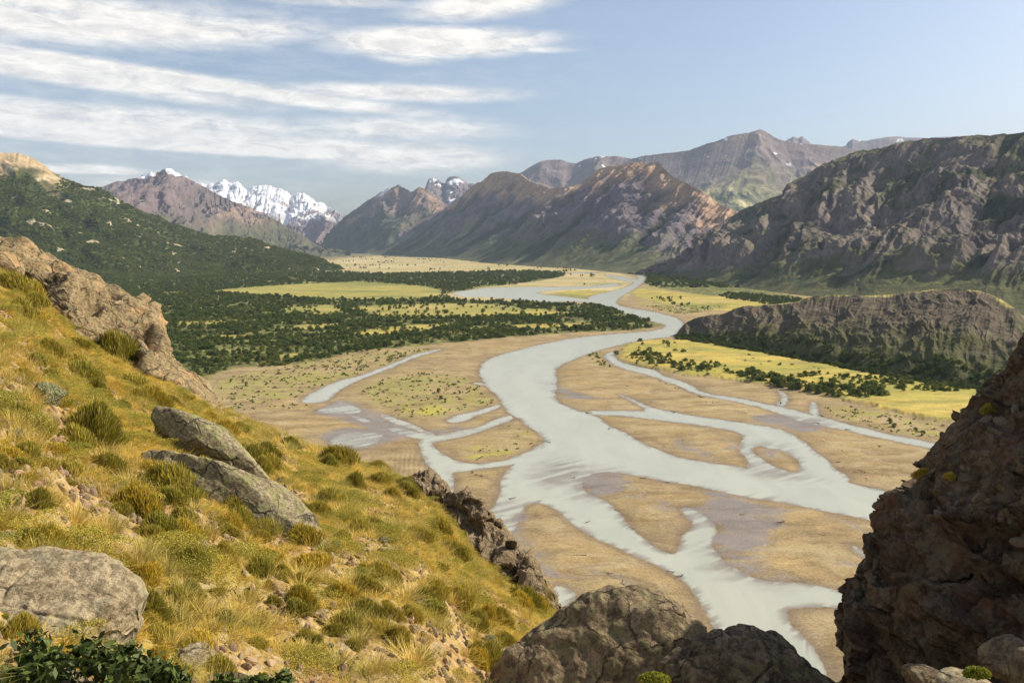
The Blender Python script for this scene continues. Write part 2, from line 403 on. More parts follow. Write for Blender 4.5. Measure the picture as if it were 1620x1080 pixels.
# anything outside the traced river plain: green-brown flats
plain = sst(20, 160, -np.maximum.reduce([s_f, s_m, s_t, s_w, s_s])) * ((x > 250 + y * .2) | (y > 3200))
C = mixc(C, [.17,.17,.07], plain * .8)
C = mixc(C, [.20,.155,.11], np.clip(damp * (s_w < 0), 0, 1) * .75)
C = mixc(C, wetc, wet * .9)
C = mixc(C, [.21,.20,.17], sst(0, 3, s_w))
C *= (1 + .16 * nf[:, None]) * (1 + .22 * fbm(x / 38 + nz, y / 16, 0 * x + 90, 4)[:, None])
co = np.stack([x, y, z], 1)
ny_, nx_ = GX.shape
m = MB('river plain ground'); oc = m.coord('Object')
n1 = m.noise(oc, .9, 6, .7); n2 = m.noise(oc, .08, 8, .65); n4 = m.vor(oc, .55)
n5 = m.noise(oc, 2.2, 4, .8)
col = m.mix(m.mr(m.math('ADD', m.math('MULTIPLY', n1, .5), m.math('MULTIPLY', n5, .5)), .40, .60), m.mix(1, m.attr('Col', 'Color'), (.66,.64,.60), 'MULTIPLY'), m.mix(1, m.attr('Col', 'Color'), (1.25,1.23,1.2), 'MULTIPLY'))
fl = m.noise(m.coord('Object', (.35, 1, 1), (0, 0, .55)), .11, 8, .7, .8); col = m.mix(m.mr(fl, .50, .62, 0, .5), col, m.mix(1, col, (.60,.56,.5), 'MULTIPLY'))
col = m.mix(m.math('MULTIPLY', m.mr(n2, .45, .7), .35), col, m.mix(1, col, (.62,.58,.52), 'MULTIPLY'))
spk = m.math('MULTIPLY', m.mr(n4, .22, .1), m.math('ADD', m.attr('sparse'), .10)); spk = m.math('MULTIPLY', spk, m.mr(m.noise(oc, .05, 3), .42, .56))
col = m.mix(spk, col, (.07,.085,.025))
rg = m.mr(m.attr('wet'), .25, .95, .95, .35)
h = m.math('ADD', m.math('MULTIPLY', n1, .35), m.math('MULTIPLY', n2, 1.2))
h = m.math('MULTIPLY', h, m.mr(m.attr('wet'), .2, .8, 1., .06))
m.bsdf(col, rg, m.bump(h, .5, .55), m.mr(m.attr('wet'), .3, .9, .15, .4))
me = np_mesh('valley_floor', co, grid_faces(ny_, nx_), m.m, {'Col': C, 'wet': wet, 'sparse': sparse})
valley = tag(link('valley_floor', me), kind='structure')

# water: one sheet at z=0 wherever a channel is near, opaque milky water fading out over the shallows
keep = (s_w.reshape(GX.shape) > -12)
kf = keep[:-1, :-1] & keep[1:, 1:]
cow = np.stack([x, y, np.zeros_like(x)], 1); cow[:, 2] = .0
us, vs = x * .8 + y * .6, -x * .6 + y * .8
stk = fbm(us / 34 + nz, vs / 5, 0 * x + 12, 5)
shal = np.clip(sst(-.5, 1.6 + 3 * (stk > 0), s_w) * (1 - sst(-16, 6, s_wet + nf * 5) * sst(-.25, .15, stk) * .85), 0, 1)
streak = 0 * x
cow, fw, at = compact(cow, grid_faces(ny_, nx_, kf), {'deep': shal, 'far': sst(1100, 2600, y)})
m = MB('milky glacial water'); oc = m.coord('Object')
st = m.noise(m.coord('Object', (1, .35, 1), (0, 0, .5)), .045, 6, .6, 1.2)
c = m.mix(m.mr(st, .35, .68), (.41,.42,.35), (.35,.365,.305))
c = m.mix(m.attr('deep'), (.21,.18,.15), c)
wv = m.noise(m.coord('Object', (1, 2.2, 1)), 1.4, 4, .6); wv2 = m.noise(m.coord('Object', (1, 2.2, 1)), .16, 3, .5)
hh = m.math('ADD', m.math('MULTIPLY', wv, .04), m.math('MULTIPLY', wv2, .12))
m.bsdf(c, .3, m.bump(hh, 1., .5), .3, IOR=1.33)
me = np_mesh('river_water', cow, fw, m.m, at)
tag(link('river_water', me), kind='structure')
print('valley', len(co), 'water', len(cow))
# ------------------------------------------------------------------ mountains
def terrain_mat(name, rough_scale, bump_d, streak=(1,1,1), contrast=.35):
    m = MB(name); oc = m.coord('Object', streak)
    n1 = m.noise(oc, 1 / rough_scale, 9, .68); n2 = m.noise(oc, 6 / rough_scale, 6, .7); v = m.vor(oc, 2.2 / rough_scale)
    base = m.attr('Col', 'Color')
    col = m.mix(m.mr(n1, .32, .68), m.mix(1, base, (1 - contrast, 1 - contrast, 1 - contrast * .95), 'MULTIPLY'), m.mix(1, base, (1 + contrast, 1 + contrast * .96, 1 + contrast * .9), 'MULTIPLY'))
    col = m.mix(m.mr(n2, .45, .65, 0, .5), col, m.mix(1, col, (.6, .6, .6), 'MULTIPLY'))
    h = m.math('ADD', m.math('ADD', n1, m.math('MULTIPLY', n2, .35)), m.math('MULTIPLY', v, .18))
    m.bsdf(col, .95, m.bump(h, bump_d, .9), .1); return m.m
def loft(name, st, crest, nu, nv, colf, mat, L=400, amp=60, oct=6, seed=0., back=1500, nb=30, power=1.25, jag=2., jagpx=14., lean=0., amp_t=.1, fine=.25, pxr=None, endcap=False, stretch=3.0, backslope=.7, bz=-4., gul=(0,1,1), gain=.54, talus=0., tl=(.62, .22)):
    """mountain face lofted from a base line on the valley floor to a crest line; both traced on the photo"""
    st = np.array(st, float)                       # crest px, crest depth, base px, base py (or base depth, z if py<0)
    u = np.linspace(st[0, 0], st[-1, 0], nu) if pxr is None else pxr
    cd = np.interp(u, st[:, 0], st[:, 1]); bx = np.interp(u, st[:, 0], st[:, 2]); by = np.interp(u, st[:, 0], st[:, 3])
    cr = np.array(crest, float); cy = np.interp(u, cr[:, 0], cr[:, 1])
    cy = cy - jag * fbm(u / jagpx, u * 0 + seed, u * 0 + 1.5, 5) - jag * .4 * perlin(u / 4, u * 0, u * 0 + seed)
    X, Z = ray(u, cy); Cx, Cy, Cz = X * cd, cd, CAMH + Z * cd
    Bx, By = floor_pt(bx, by)
    v = np.linspace(0, 1, nv)[:, None]
    P = np.empty((nv, nu, 3)); P[..., 0] = Bx + (Cx - Bx) * v; P[..., 1] = By + (Cy - By) * v
    P[..., 2] = bz + (Cz - bz) * v**power
    arc = np.concatenate([[0], np.cumsum(np.hypot(np.diff((Bx + Cx) / 2), np.diff((By + Cy) / 2)))])
    hl = np.hypot(np.hypot(Cx - Bx, Cy - By), Cz)
    A = np.broadcast_to(arc, (nv, nu)) ; Bv = v * hl
    wr = fbm(A / (L * 1.3), Bv / (L * 1.3), seed + 0 * A, 3) * .7
    r = ridged(A / L + wr + lean * Bv / L, Bv / (L * stretch), seed + .5 + 0 * A, oct, gain)
    f = fbm(P[..., 0] / (L * .22), P[..., 1] / (L * .22), P[..., 2] / (L * .3) + seed, 5)
    env = np.sin(np.pi * np.clip(v, 0, 1)**.8)**.6 * (1 - amp_t) + amp_t * sst(0, .1, v)
    env = env * sst(0, .12, v) * (1 - talus * sst(tl[0], tl[1], v + .12 * wr))
    N = grid_normals(P); sgn = np.sign(N[..., 2].mean()); N = N * sgn
    d = (r - .55) * 2 * amp * env + f * amp * fine * env
    if gul[0]:
        g_ = ridged(A / gul[1] + wr * 2 + lean * Bv / gul[1], Bv / gul[2], seed + 2.5 + 0 * A, 4, .55); g_ = g_ - .5 + .5 * fbm(P[..., 0] / gul[1], P[..., 1] / gul[1], P[..., 2] / gul[1], 4)
        d = d + g_ * gul[0] * sst(0, .15, v) * (1 - .8 * sst(.93, 1, v)) * (1 - talus * sst(tl[0], tl[1], v + .12 * wr)); r = np.clip(r + g_ * .25, 0, 1)
    P = P + N * d[..., None]
    # back side
    k = np.linspace(0, 1, nb + 1)[1:, None]
    hx = (Cx - Bx) / np.hypot(Cx - Bx, Cy - By); hy = (Cy - By) / np.hypot(Cx - Bx, Cy - By)
    Q = np.empty((nb, nu, 3)); top = P[-1]
    Q[..., 0] = top[:, 0] + hx * back * k; Q[..., 1] = top[:, 1] + hy * back * k
    Q[..., 2] = np.maximum(top[:, 2] - backslope * back * k - amp * .5 * (1 - ridged(Q[..., 0] / L, Q[..., 1] / L, 0 * Q[..., 0] + seed, 4)) * sst(0, .15, k), -5)
    G = np.concatenate([P, Q]); n = grid_normals(G); n *= np.sign(n[..., 2].mean())
    V = np.concatenate([np.broadcast_to(v, (nv, nu)), 1 + np.broadcast_to(k, (nb, nu))]); R = np.concatenate([r, np.broadcast_to(r[-1], (nb, nu))])
    x, y, z = G[..., 0], G[..., 1], G[..., 2]
    nn = fbm(x / (L * .5), y / (L * .5), z / (L * .5) + seed, 5)
    U = np.broadcast_to(u, x.shape)
    Bq = np.concatenate([Bv, np.broadcast_to(Bv[-1], (nb, nu))]); Aq = np.broadcast_to(arc, x.shape)
    C = colf(dict(x=x, y=y, z=z, n=n, slope=1 - n[..., 2], v=V, r=R, nn=nn, u=U, a=Aq, b=Bq))
    me = np_mesh(name, G.reshape(-1, 3), grid_faces(nv + nb, nu), mat, {'Col': C.reshape(-1, 3)})
    o = tag(link(name, me), kind='structure'); o['_g'] = 0; del o['_g']
    return o, G, n, V, R
def base(shape, c): return np.broadcast_to(np.array(c, float), (*shape, 3)).copy()

# 2. brown mountain with snow on top, left
def c_brown(q):
    C = base(q['x'].shape, (.165,.125,.125))
    C = mixc(C, (.30,.22,.16), sst(.15, .6, q['nn'] + .4 * sst(270, 330, q['u'])) * .8)  # sunlit right flank of the peak painted in as lighter brown
    C = mixc(C, (.12,.10,.095), sst(.5, .25, q['r']) * .6)
    C = mixc(C, (.085,.09,.05), sst(420, 150, q['z'] + q['nn'] * 260) * .9)
    snow = sst(745, 820, q['z'] + q['nn'] * 190 - 120 * sst(.45, .2, q['r'])) * sst(.62, .5, q['slope']) * ((q['u'] < 246) | (q['u'] > 263))
    return mixc(C, (.78,.79,.83), np.clip(snow, 0, 1))
M_far = terrain_mat('far brown rock', 160, 18)
loft('mountain', [(120,8800,-100,425),(170,8600,60,425),(263,8200,300,415),(330,8000,400,410),(400,7800,440,408),(470,7700,480,407),(560,7600,545,406)],
     [(120,318),(160,304),(167,299),(178,293),(190,288),(200,286),(217,280),(228,277),(240,274),(250,273),(263,268),(272,270),(277,273),(293,281),(310,289),(330,298),(350,308),(372,318),(400,331),(433,348),(467,365),(500,386),(530,402),(560,406)],
     520, 260, c_brown, M_far, L=800, amp=130, gul=(45, 130, 500), seed=3., jag=3.2, jagpx=10, back=2500, stretch=2.2)
# snow range behind
def c_snow(q):
    C = base(q['x'].shape, (.20,.155,.155))
    C = mixc(C, (.30,.22,.18), sst(-.1, .4, q['nn']) * .6)
    s = sst(300, 620, q['z'] + q['nn'] * 620 - 60 * (q['r'] - .5)) * sst(.80, .60, q['slope'])
    return mixc(C, (.80,.81,.85), np.clip(s * 1.1, 0, 1))
loft('mountain', [(240,12500,240,400),(330,12300,330,400),(430,12000,400,400),(510,11600,480,400),(570,11000,560,400)],
     [(240,300),(290,292),(312,294),(320,289),(327,292),(340,289),(350,285),(353,284),(360,289),(370,289),(377,290),(385,298),(392,302),(400,296),(410,296),(418,293),(428,294),(436,298),(443,298),(452,304),(460,310),(470,307),(480,307),(490,313),(500,320),(512,324),(525,330),(533,333),(545,343),(556,352),(570,372)],
     560, 220, c_snow, M_far, L=900, amp=190, seed=8., jag=5, jagpx=9, back=3000, stretch=1.6)
# 3. rock towers and mid-left mountains
def c_mid(q):
    C = base(q['x'].shape, (.18,.145,.145))
    C = mixc(C, (.40,.27,.18), sst(.0, .35, q['nn'] + q['v'] * .5 - .35) * .75)
    C = mixc(C, (.075,.09,.05), sst(560, 260, q['z'] + q['nn'] * 300))
    C = mixc(C, (.17,.18,.09), sst(.1, .4, q['nn']) * sst(300, 100, q['z']) * .7)
    s = sst(.15, .3, q['nn'] + (q['v'] - 1) * 1.2) * (q['u'] < 650) * (q['v'] > .7) * sst(.75, .5, q['slope'])
    return mixc(C, (.86,.87,.9), np.clip(s, 0, 1))
def c_tower(q):
    C = base(q['x'].shape, (.17,.14,.15)); s = sst(.15, .3, q['nn']) * sst(.55, .35, q['slope'])
    return mixc(C, (.86,.87,.9), s)
loft('mountain', [(655,12500,640,399),(700,12400,690,399),(790,12000,800,399)],
     [(655,330),(667,312),(672,299),(675,288),(678,283),(684,282),(692,284),(699,289),(704,290),(706,283),(712,279),(718,278),(726,280),(733,285),(740,290),(750,291),(760,300),(790,325)],
     200, 160, c_tower, M_far, L=500, amp=90, seed=5., jag=2, jagpx=7, back=2000, stretch=2.5, power=1.0)
loft('mountain', [(520,9800,510,401),(560,9400,540,401),(610,9300,560,401),(650,9000,575,401.5),(700,9000,600,402),(760,9000,700,403)],
     [(520,376),(535,352),(547,344),(552,339),(560,333),(572,324),(587,314),(598,307),(610,300),(618,298),(630,293),(640,297),(650,304),(658,299),(664,296),(674,299),(684,307),(694,315),(703,322),(715,335),(740,370),(760,395)],
     420, 220, c_mid, M_far, L=450, amp=95, gul=(45, 110, 700), talus=.6, seed=12., jag=2.5, jagpx=9, back=2500, stretch=2.4)
# 5. rounded brown hills behind the central ridge
def c_hill(q):
    C = base(q['x'].shape, (.20,.155,.15))
    C = mixc(C, (.46,.35,.23), sst(.05, .4, q['nn'] + .25 * (q['r'] - .5)) * .75)
    g = sst(.78, .45, q['v'] + q['nn'] * .35) * (q['v'] < 1.2)
    C = mixc(C, (.19,.19,.085), g * .9)
    C = mixc(C, (.075,.095,.05), g * sst(-.05, .25, fbm(q['x'] / 500, q['y'] / 300, q['z'] / 150, 4)))
    C = mixc(C, (.48,.44,.22), g * sst(.12, .3, fbm(q['x'] / 350 + 9, q['y'] / 300, q['z'] / 150, 4)) * .8)
    s = sst(.36, .42, fbm(q['x'] / 210, q['y'] / 400, q['z'] / 150 + 3, 3)) * sst(.72, .86, q['v']) * (q['u'] > 900)
    return mixc(C, (.85,.86,.88), s)
loft('mountain', [(1230,16500,1240,398),(1330,16000,1330,398),(1600,15000,1600,398),(1900,15000,1900,398)],
     [(1230,232),(1245,222),(1255,216),(1262,219),(1269,215),(1276,221),(1285,228),(1310,234),(1337,231),(1342,224),(1348,220),(1358,222),(1369,222),(1390,218),(1412,216),(1440,217),(1470,218),(1523,215),(1600,218),(1900,225)],
     420, 120, c_hill, M_far, L=1500, amp=100, seed=23., jag=1.5, jagpx=16, back=3000)
loft('mountain', [(780,12500,790,401),(867,12000,850,401),(1000,11000,980,402),(1130,10500,1040,402),(1203,10500,1150,402),(1333,10500,1290,402),(1500,10500,1500,402)],
     [(780,290),(815,278),(825,272),(840,263),(855,256),(867,253),(887,252),(900,257),(912,258),(930,251),(950,248),(973,247),(1000,250),(1020,245),(1040,243),(1065,240),(1090,237),(1110,230),(1130,223),(1148,216),(1165,212),(1185,210),(1195,207),(1203,205),(1212,208),(1219,212),(1232,219),(1251,225),(1283,228),(1333,233),(1362,238),(1430,246),(1500,255)],
     760, 300, c_hill, M_far, L=1300, amp=150, seed=17., jag=1.6, jagpx=22, back=3000, stretch=2.0, power=1.1, fine=.15)
# 4. central ridge running up the valley
def c_ridge(q):
    C = base(q['x'].shape, (.18,.152,.165))
    C = mixc(C, (.14,.125,.14), sst(.55, .3, q['r']) * .6)
    C = mixc(C, (.115,.125,.055), sst(.62, .22, q['v'] + q['nn'] * .38) * .92)
    C = mixc(C, (.055,.07,.035), sst(.52, .34, q['r'] + .1 * q['nn']) * sst(.95, .6, q['v']) * sst(.04, .2, q['v']) * .9)
    n2 = fbm(q['a'] / 170, q['b'] / 800, 0 * q['a'] + 4, 4)
    C = mixc(C, (.30,.27,.15), sst(.2, .42, n2) * sst(.75, .3, q['v']) * .7)
    C = mixc(C, (.50,.33,.21), sst(.72, .95, q['v'] + q['nn'] * .30) * .85 * (q['v'] < 1.5))
    return C
M_ridge = terrain_mat('ridge rock and scrub', 90, 12)
crest4 = [(597,402),(620,388),(640,372),(660,350),(680,342),(695,333),(713,323),(732,308),(750,291),(760,287),(768,281),(777,273),(785,271),(793,271),(800,270),(808,273),(823,275),(833,283),(845,290),(870,296),(895,297),(923,290),(935,277),(947,267),(955,266),(967,262),(985,260),(1000,257),(1020,258),(1040,256),(1052,268),(1066,280),(1087,291),(1112,303),(1135,322),(1160,332),(1180,342),(1230,378)]
loft('mountain_ridge', [(597,8600,580,402.6),(660,8300,585,403),(713,7800,592,403.5),(793,7000,625,404),(870,6000,700,409),(947,5000,770,417),(1040,4400,850,423),(1087,4000,900,425),(1160,3650,985,434),(1230,3400,1080,443)],
     crest4, 1000, 380, c_ridge, M_ridge, L=300, amp=62, gain=.56, gul=(34, 70, 520), talus=.8, seed=31., jag=2.6, jagpx=12, back=1600, power=1.3, stretch=3.2, nb=26, amp_t=.06)
# 1. forested hill on the left
def c_for(q):
    C = base(q['x'].shape, (.048,.064,.020))
    C = mixc(C, (.075,.09,.028), sst(-.2, .3, q['nn']) * .8)
    rock = sst(.76, .90, q['v'] + q['nn'] * .3) * sst(130, 60, q['u'] + q['nn'] * 60)
    C = mixc(C, (.42,.32,.19), np.clip(rock, 0, 1))
    k = fbm(q['x'] / 75, q['y'] / 75, q['z'] / 45 + 7, 4)
    pr = sst(.27, .34, k + .12 * q['v'] - .07 + .10 * sst(420, 510, q['u']) * sst(.5, .3, q['v']))
    return mixc(C, (.40,.33,.22), pr * .95)
M_for = terrain_mat('scrub hillside', 45, 7)
hill_o, HG, HN, HV, HR = loft('forest_hill', [(-700,3300,-900,452),(-300,3300,-350,449),(0,3350,-60,447),(120,3500,120,446),(300,3700,300,440),(430,3700,405,436),(517,3650,480,431),(545,3600,530,428.5)],
     [(-700,130),(-300,190),(-60,232),(0,241),(13,243),(30,243),(50,250),(65,258),(80,270),(100,282),(133,295),(157,298),(187,315),(213,328),(233,338),(253,342),(267,353),(300,361),(333,370),(367,372),(400,376),(433,387),(467,398),(493,406),(517,414),(530,424),(545,429)],
     760, 260, c_for, M_for, L=330, amp=42, seed=41., jag=2.2, jagpx=11, back=1500, power=1.0, stretch=1.6)
# 6. big craggy mountain on the right
def c_right(q):
    C = base(q['x'].shape, (.20,.165,.15))
    st_ = fbm(q['a'] / 40, q['b'] / 170, 0 * q['a'] + 2, 5)
    C = mixc(C, (.235,.175,.145), sst(0, .4, st_) * .7); C = mixc(C, (.095,.08,.075), sst(0, -.4, st_) * .6)
    k = q['slope'] + q['nn'] * .22
    low = sst(.27, .07, q['v'] + q['nn'] * .26 + .08 * (q['r'] - .5))
    C = mixc(C, (.105,.112,.045), np.clip(low + sst(.30, .14, k) * .7 + sst(.36, .22, q['r'] + q['nn'] * .15) * .5, 0, 1) * .92)
    C = mixc(C, (.05,.065,.028), sst(.1, .32, fbm(q['x'] / 120, q['y'] / 120, q['z'] / 120 + 5, 4) + .25 * (.5 - q['r'])) * .85 * (q['v'] < 1.2))
    return C
M_right = terrain_mat('craggy dark rock', 42, 9, (1, 1, .55), .4)
loft('craggy_mountain', [(1040,2900,985,433),(1100,2950,1020,436),(1172,3000,1060,441),(1262,2900,1120,450),(1362,2750,1190,460),(1462,2550,1270,470),(1620,2250,1420,484),(1900,2000,1650,505),(2600,1900,2300,540)],
     [(1040,433),(1060,418),(1085,405),(1112,380),(1150,345),(1172,332),(1195,322),(1219,312),(1235,308),(1248,303),(1255,293),(1262,285),(1275,280),(1283,275),(1295,265),(1305,259),(1320,254),(1337,248),(1350,243),(1362,239),(1385,236),(1409,232),(1435,224),(1462,219),(1500,217),(1541,214),(1570,212),(1598,210),(1620,208),(1900,196),(2600,200)],
     1250, 480, c_right, M_right, L=280, amp=58, gul=(26, 60, 420), talus=.8, tl=(.34, .10), seed=52., jag=2.5, jagpx=15, back=1800, power=1.22, stretch=2.6, amp_t=.10, fine=.42, oct=8)
# 7. dark cliff ridge in the middle distance
def c_cliff(q):
    C = base(q['x'].shape, (.125,.10,.07))
    st_ = fbm(q['a'] / 9, q['b'] / 40, 0 * q['a'] + 2, 5)
    C = mixc(C, (.165,.13,.095), sst(0, .4, st_) * .7); C = mixc(C, (.075,.062,.05), sst(0, -.4, st_) * .6)
    C = mixc(C, (.085,.09,.03), sst(.62, .15, q['v'] + q['nn'] * .45) * .85 + 0 * st_)
    C = mixc(C, (.09,.095,.045), sst(.1, .3, q['nn']) * .6)
    return mixc(C, (.46,.39,.14), sst(.955, .995, q['v'] + .06 * q['nn']) * sst(-.12, .22, fbm(q['x'] / 16, q['y'] / 16, q['z'] / 30, 4) + .10 * (q['v'] - .95) * 20))
M_cliff = terrain_mat('cliff rock', 13, 2.4, (1, 1, .5), .38)
cliff_o, CG, CN, CV, CR_ = loft('cliff_ridge', [(1064,1030,1062,533),(1087,1030,1080,536),(1147,1010,1135,545),(1212,985,1195,556),(1290,950,1262,568),(1398,905,1376,592),(1498,860,1470,608),(1577,800,1540,618),(1612,770,1600,626),(1680,740,1680,640)],
     [(1064,534),(1070,528),(1078,517),(1087,509),(1100,503),(1112,500),(1130,497),(1147,495),(1160,489),(1176,484),(1190,483),(1212,482),(1240,480),(1262,477),(1275,472),(1290,468),(1326,466),(1360,467),(1398,466),(1430,463),(1452,461),(1475,458),(1498,456),(1520,457),(1541,459),(1560,463),(1577,470),(1595,480),(1609,489),(1625,510),(1680,560)],
     900, 300, c_cliff, M_cliff, L=52, amp=6.5, gul=(1.6, 10, 90), seed=63., jag=1.6, jagpx=11, back=330, power=.72, stretch=3.2, nb=50, amp_t=.05, fine=.32, oct=6, backslope=.19, bz=-1.5)
print('mountains done')
# ------------------------------------------------------------------ scattered masses: one mesh carries its prototypes and the points they stand on
def stuff(name, protos, pts, rot, scl, var, mat, tint, label=None, cat=None, extra=None):
    """protos: list of (verts, [faces], {attrs}); pts (N,3)"""
    cos, faces, vid, col = [], [], [], []
    off = 0
    for k, (v, f, c) in enumerate(protos):
        cos.append(v); faces.append(f + off); vid.append(np.full(len(v), 100 + k)); col.append(c); off += len(v)
    n = len(pts); cos.append(pts); vid.append(var); col.append(np.ones((n, 3)))
    co = np.concatenate(cos); vid = np.concatenate(vid).astype(F32); col = np.concatenate(col)
    z3 = np.zeros((off, 3)); z1 = np.zeros(off)
    me = np_mesh(name, co, faces, mat, {'var': vid, 'rot': np.concatenate([z3, rot]), 'scl': np.concatenate([z1, scl]), 'tint0': np.concatenate([z1, tint]), 'Col': col}, smooth=False)
    o = link(name, me)
    ng = bpy.data.node_groups.new(name, 'GeometryNodeTree')
    ng.interface.new_socket('Geometry', in_out='INPUT', socket_type='NodeSocketGeometry'); ng.interface.new_socket('Geometry', in_out='OUTPUT', socket_type='NodeSocketGeometry')
    N = ng.nodes; L = ng.links
    gi = N.new('NodeGroupInput'); go = N.new('NodeGroupOutput'); jn = N.new('GeometryNodeJoinGeometry')
    def at(nm, typ='FLOAT'):
        a = N.new('GeometryNodeInputNamedAttribute'); a.data_type = typ; a.inputs['Name'].default_value = nm
        return a.outputs['Attribute']
    for k in range(len(protos)):
        parts = []
        for val in (100 + k, k):
            s = N.new('GeometryNodeSeparateGeometry'); s.domain = 'POINT'; c = N.new('FunctionNodeCompare'); c.data_type = 'FLOAT'; c.operation = 'EQUAL'
            L.new(at('var'), c.inputs[0]); c.inputs[1].default_value = val; c.inputs['Epsilon'].default_value = .1
            L.new(gi.outputs[0], s.inputs[0]); L.new(c.outputs[0], s.inputs['Selection']); parts.append(s.outputs[0])
        ip = N.new('GeometryNodeInstanceOnPoints')
        L.new(parts[1], ip.inputs['Points']); L.new(parts[0], ip.inputs['Instance'])
        L.new(at('rot', 'FLOAT_VECTOR'), ip.inputs['Rotation']); L.new(at('scl'), ip.inputs['Scale'])
        sa = N.new('GeometryNodeStoreNamedAttribute'); sa.data_type = 'FLOAT'; sa.domain = 'INSTANCE'; sa.inputs['Name'].default_value = 'tint'
        L.new(ip.outputs[0], sa.inputs[0]); L.new(at('tint0'), sa.inputs['Value'])
        L.new(sa.outputs[0], jn.inputs[0])
    L.new(jn.outputs[0], go.inputs[0])
    md = o.modifiers.new('scatter', 'NODES'); md.node_group = ng
    return tag(o, label, cat, kind='stuff')

def leaf_quads(cen, size, nrm=None, asp=1.6, r=None):
    """random oriented leaf-sized quads"""
    n = len(cen); r = r or rng
    a = r.normal(size=(n, 3)); a /= np.linalg.norm(a, axis=1)[:, None]
    b = r.normal(size=(n, 3)); b -= (b * a).sum(1)[:, None] * a; b /= np.linalg.norm(b, axis=1)[:, None]
    s = (size * r.uniform(.6, 1.3, n))[:, None]
    v = np.stack([cen - a * s * asp / 2, cen + b * s / 2, cen + a * s * asp / 2, cen - b * s / 2], 1).reshape(-1, 3)
    return v, np.arange(4 * n).reshape(n, 4)
def crown_mesh(seed, H=6., W=5., nclump=22, per=34, leaf=.55, low=.12):
    """unit: crown standing on z=0"""
    r = np.random.default_rng(seed); cen = []; cs = []
    for k in range(nclump):
        t = r.uniform(0, 1)**.8; h = H * (low + (1 - low) * t)
        rad = W / 2 * math.sqrt(max(.05, 1 - ((t - .38) / .68)**2)) * r.uniform(.45, 1.05)
        a = r.uniform(0, 2 * math.pi); c = np.array([rad * math.cos(a), rad * math.sin(a), h])
        q = r.normal(size=(per, 3)) * np.array([.62, .62, .42]) * W * .16 + c; cen.append(q)
        cs.append(np.full((per, 1), r.uniform(.7, 1.35)) * r.uniform(.85, 1.15, (per, 1)))
    cen = np.concatenate(cen); cen[:, 2] = np.clip(cen[:, 2], .15, None); cs = np.concatenate(cs)
    v, f = leaf_quads(cen, leaf, r=r); c = np.repeat(cs, 4, 0) * np.ones((1, 3))
    return v, f, c
def trunk_mesh(seed, H=6., W=5.):
    r = np.random.default_rng(seed + 99); V, Fc = [], []
    def tube(pts, rad):
        o = sum(len(q) for q in V)
        for (p, ra) in zip(pts, rad):
            a = np.arange(6) * math.pi / 3; V.append(np.stack([p[0] + ra * np.cos(a), p[1] + ra * np.sin(a), np.full(6, p[2])], 1))
        for i in range(len(pts) - 1):
            for j in range(6): Fc.append((o + i * 6 + j, o + i * 6 + (j + 1) % 6, o + (i + 1) * 6 + (j + 1) % 6, o + (i + 1) * 6 + j))
    p = [np.array([0, 0, -.4])]
    for k in range(1, 6): p.append(p[-1] + np.array([r.normal() * .18, r.normal() * .18, H * .16]))
    tube(p, np.linspace(.26, .07, 6))
    for k in range(6):
        b = p[1 + k % 4]; a = r.uniform(0, 6.28); q = [b + np.array([math.cos(a) * W * .13 * i, math.sin(a) * W * .13 * i, H * .075 * i]) for i in range(4)]
        tube(q, [.12, .08, .05, .025])
    return np.concatenate(V), np.array(Fc)
def foliage_mat(name, c0, c1, c2, inst=True, rough=.7):
    m = MB(name)
    t = m.attr('tint', 'Fac', 'INSTANCER') if inst else m.new('ShaderNodeObjectInfo').outputs['Random']
    col = m.ramp(t, [(0, c0), (.5, c1), (1, c2)]); col = m.mix(1, col, m.attr('Col', 'Color'), 'MULTIPLY')
    b = m.bsdf(col, rough, None, .15)
    tr = m.new('ShaderNodeBsdfTranslucent'); m.put(tr.inputs[0], m.mix(1, col, (1.1, 1.15, .6), 'MULTIPLY'))
    mx = m.new('ShaderNodeMixShader'); mx.inputs[0].default_value = .22
    m.nt.links.new(b.outputs[0], mx.inputs[1]); m.nt.links.new(tr.outputs[0], mx.inputs[2]); m.nt.links.new(mx.outputs[0], m.out.inputs[0])
    return m.m

# valley height lookup (same functions as the floor: flat within a metre)
def in_world(polys, P, sm=1): return union(P, polys, sm)
def scatter_world(n, x0, x1, y0, y1, r=rng):
    return np.stack([r.uniform(x0, x1, n), r.uniform(y0, y1, n)], 1)
M_tree = foliage_mat('tree leaves', (.065,.095,.020), (.11,.145,.030), (.20,.205,.055))
M_tree1 = foliage_mat('tree leaves near', (.065,.095,.020), (.11,.145,.030), (.20,.205,.055), inst=False)
mb = MB('bark'); oc = mb.coord('Object'); mb.bsdf(mb.ramp(mb.noise(oc, 3.), [(.3, (.09,.075,.06)), (.7, (.20,.17,.14))]), .95); M_bark = mb.m
crowns = [crown_mesh(100 + k, H=h, W=w_, nclump=nc, per=30) for k, (h, w_, nc) in enumerate([(6.5,5.5,24),(5.2,6.5,24),(7.5,5.0,26),(4.2,5.2,18),(6.0,4.2,18)])]

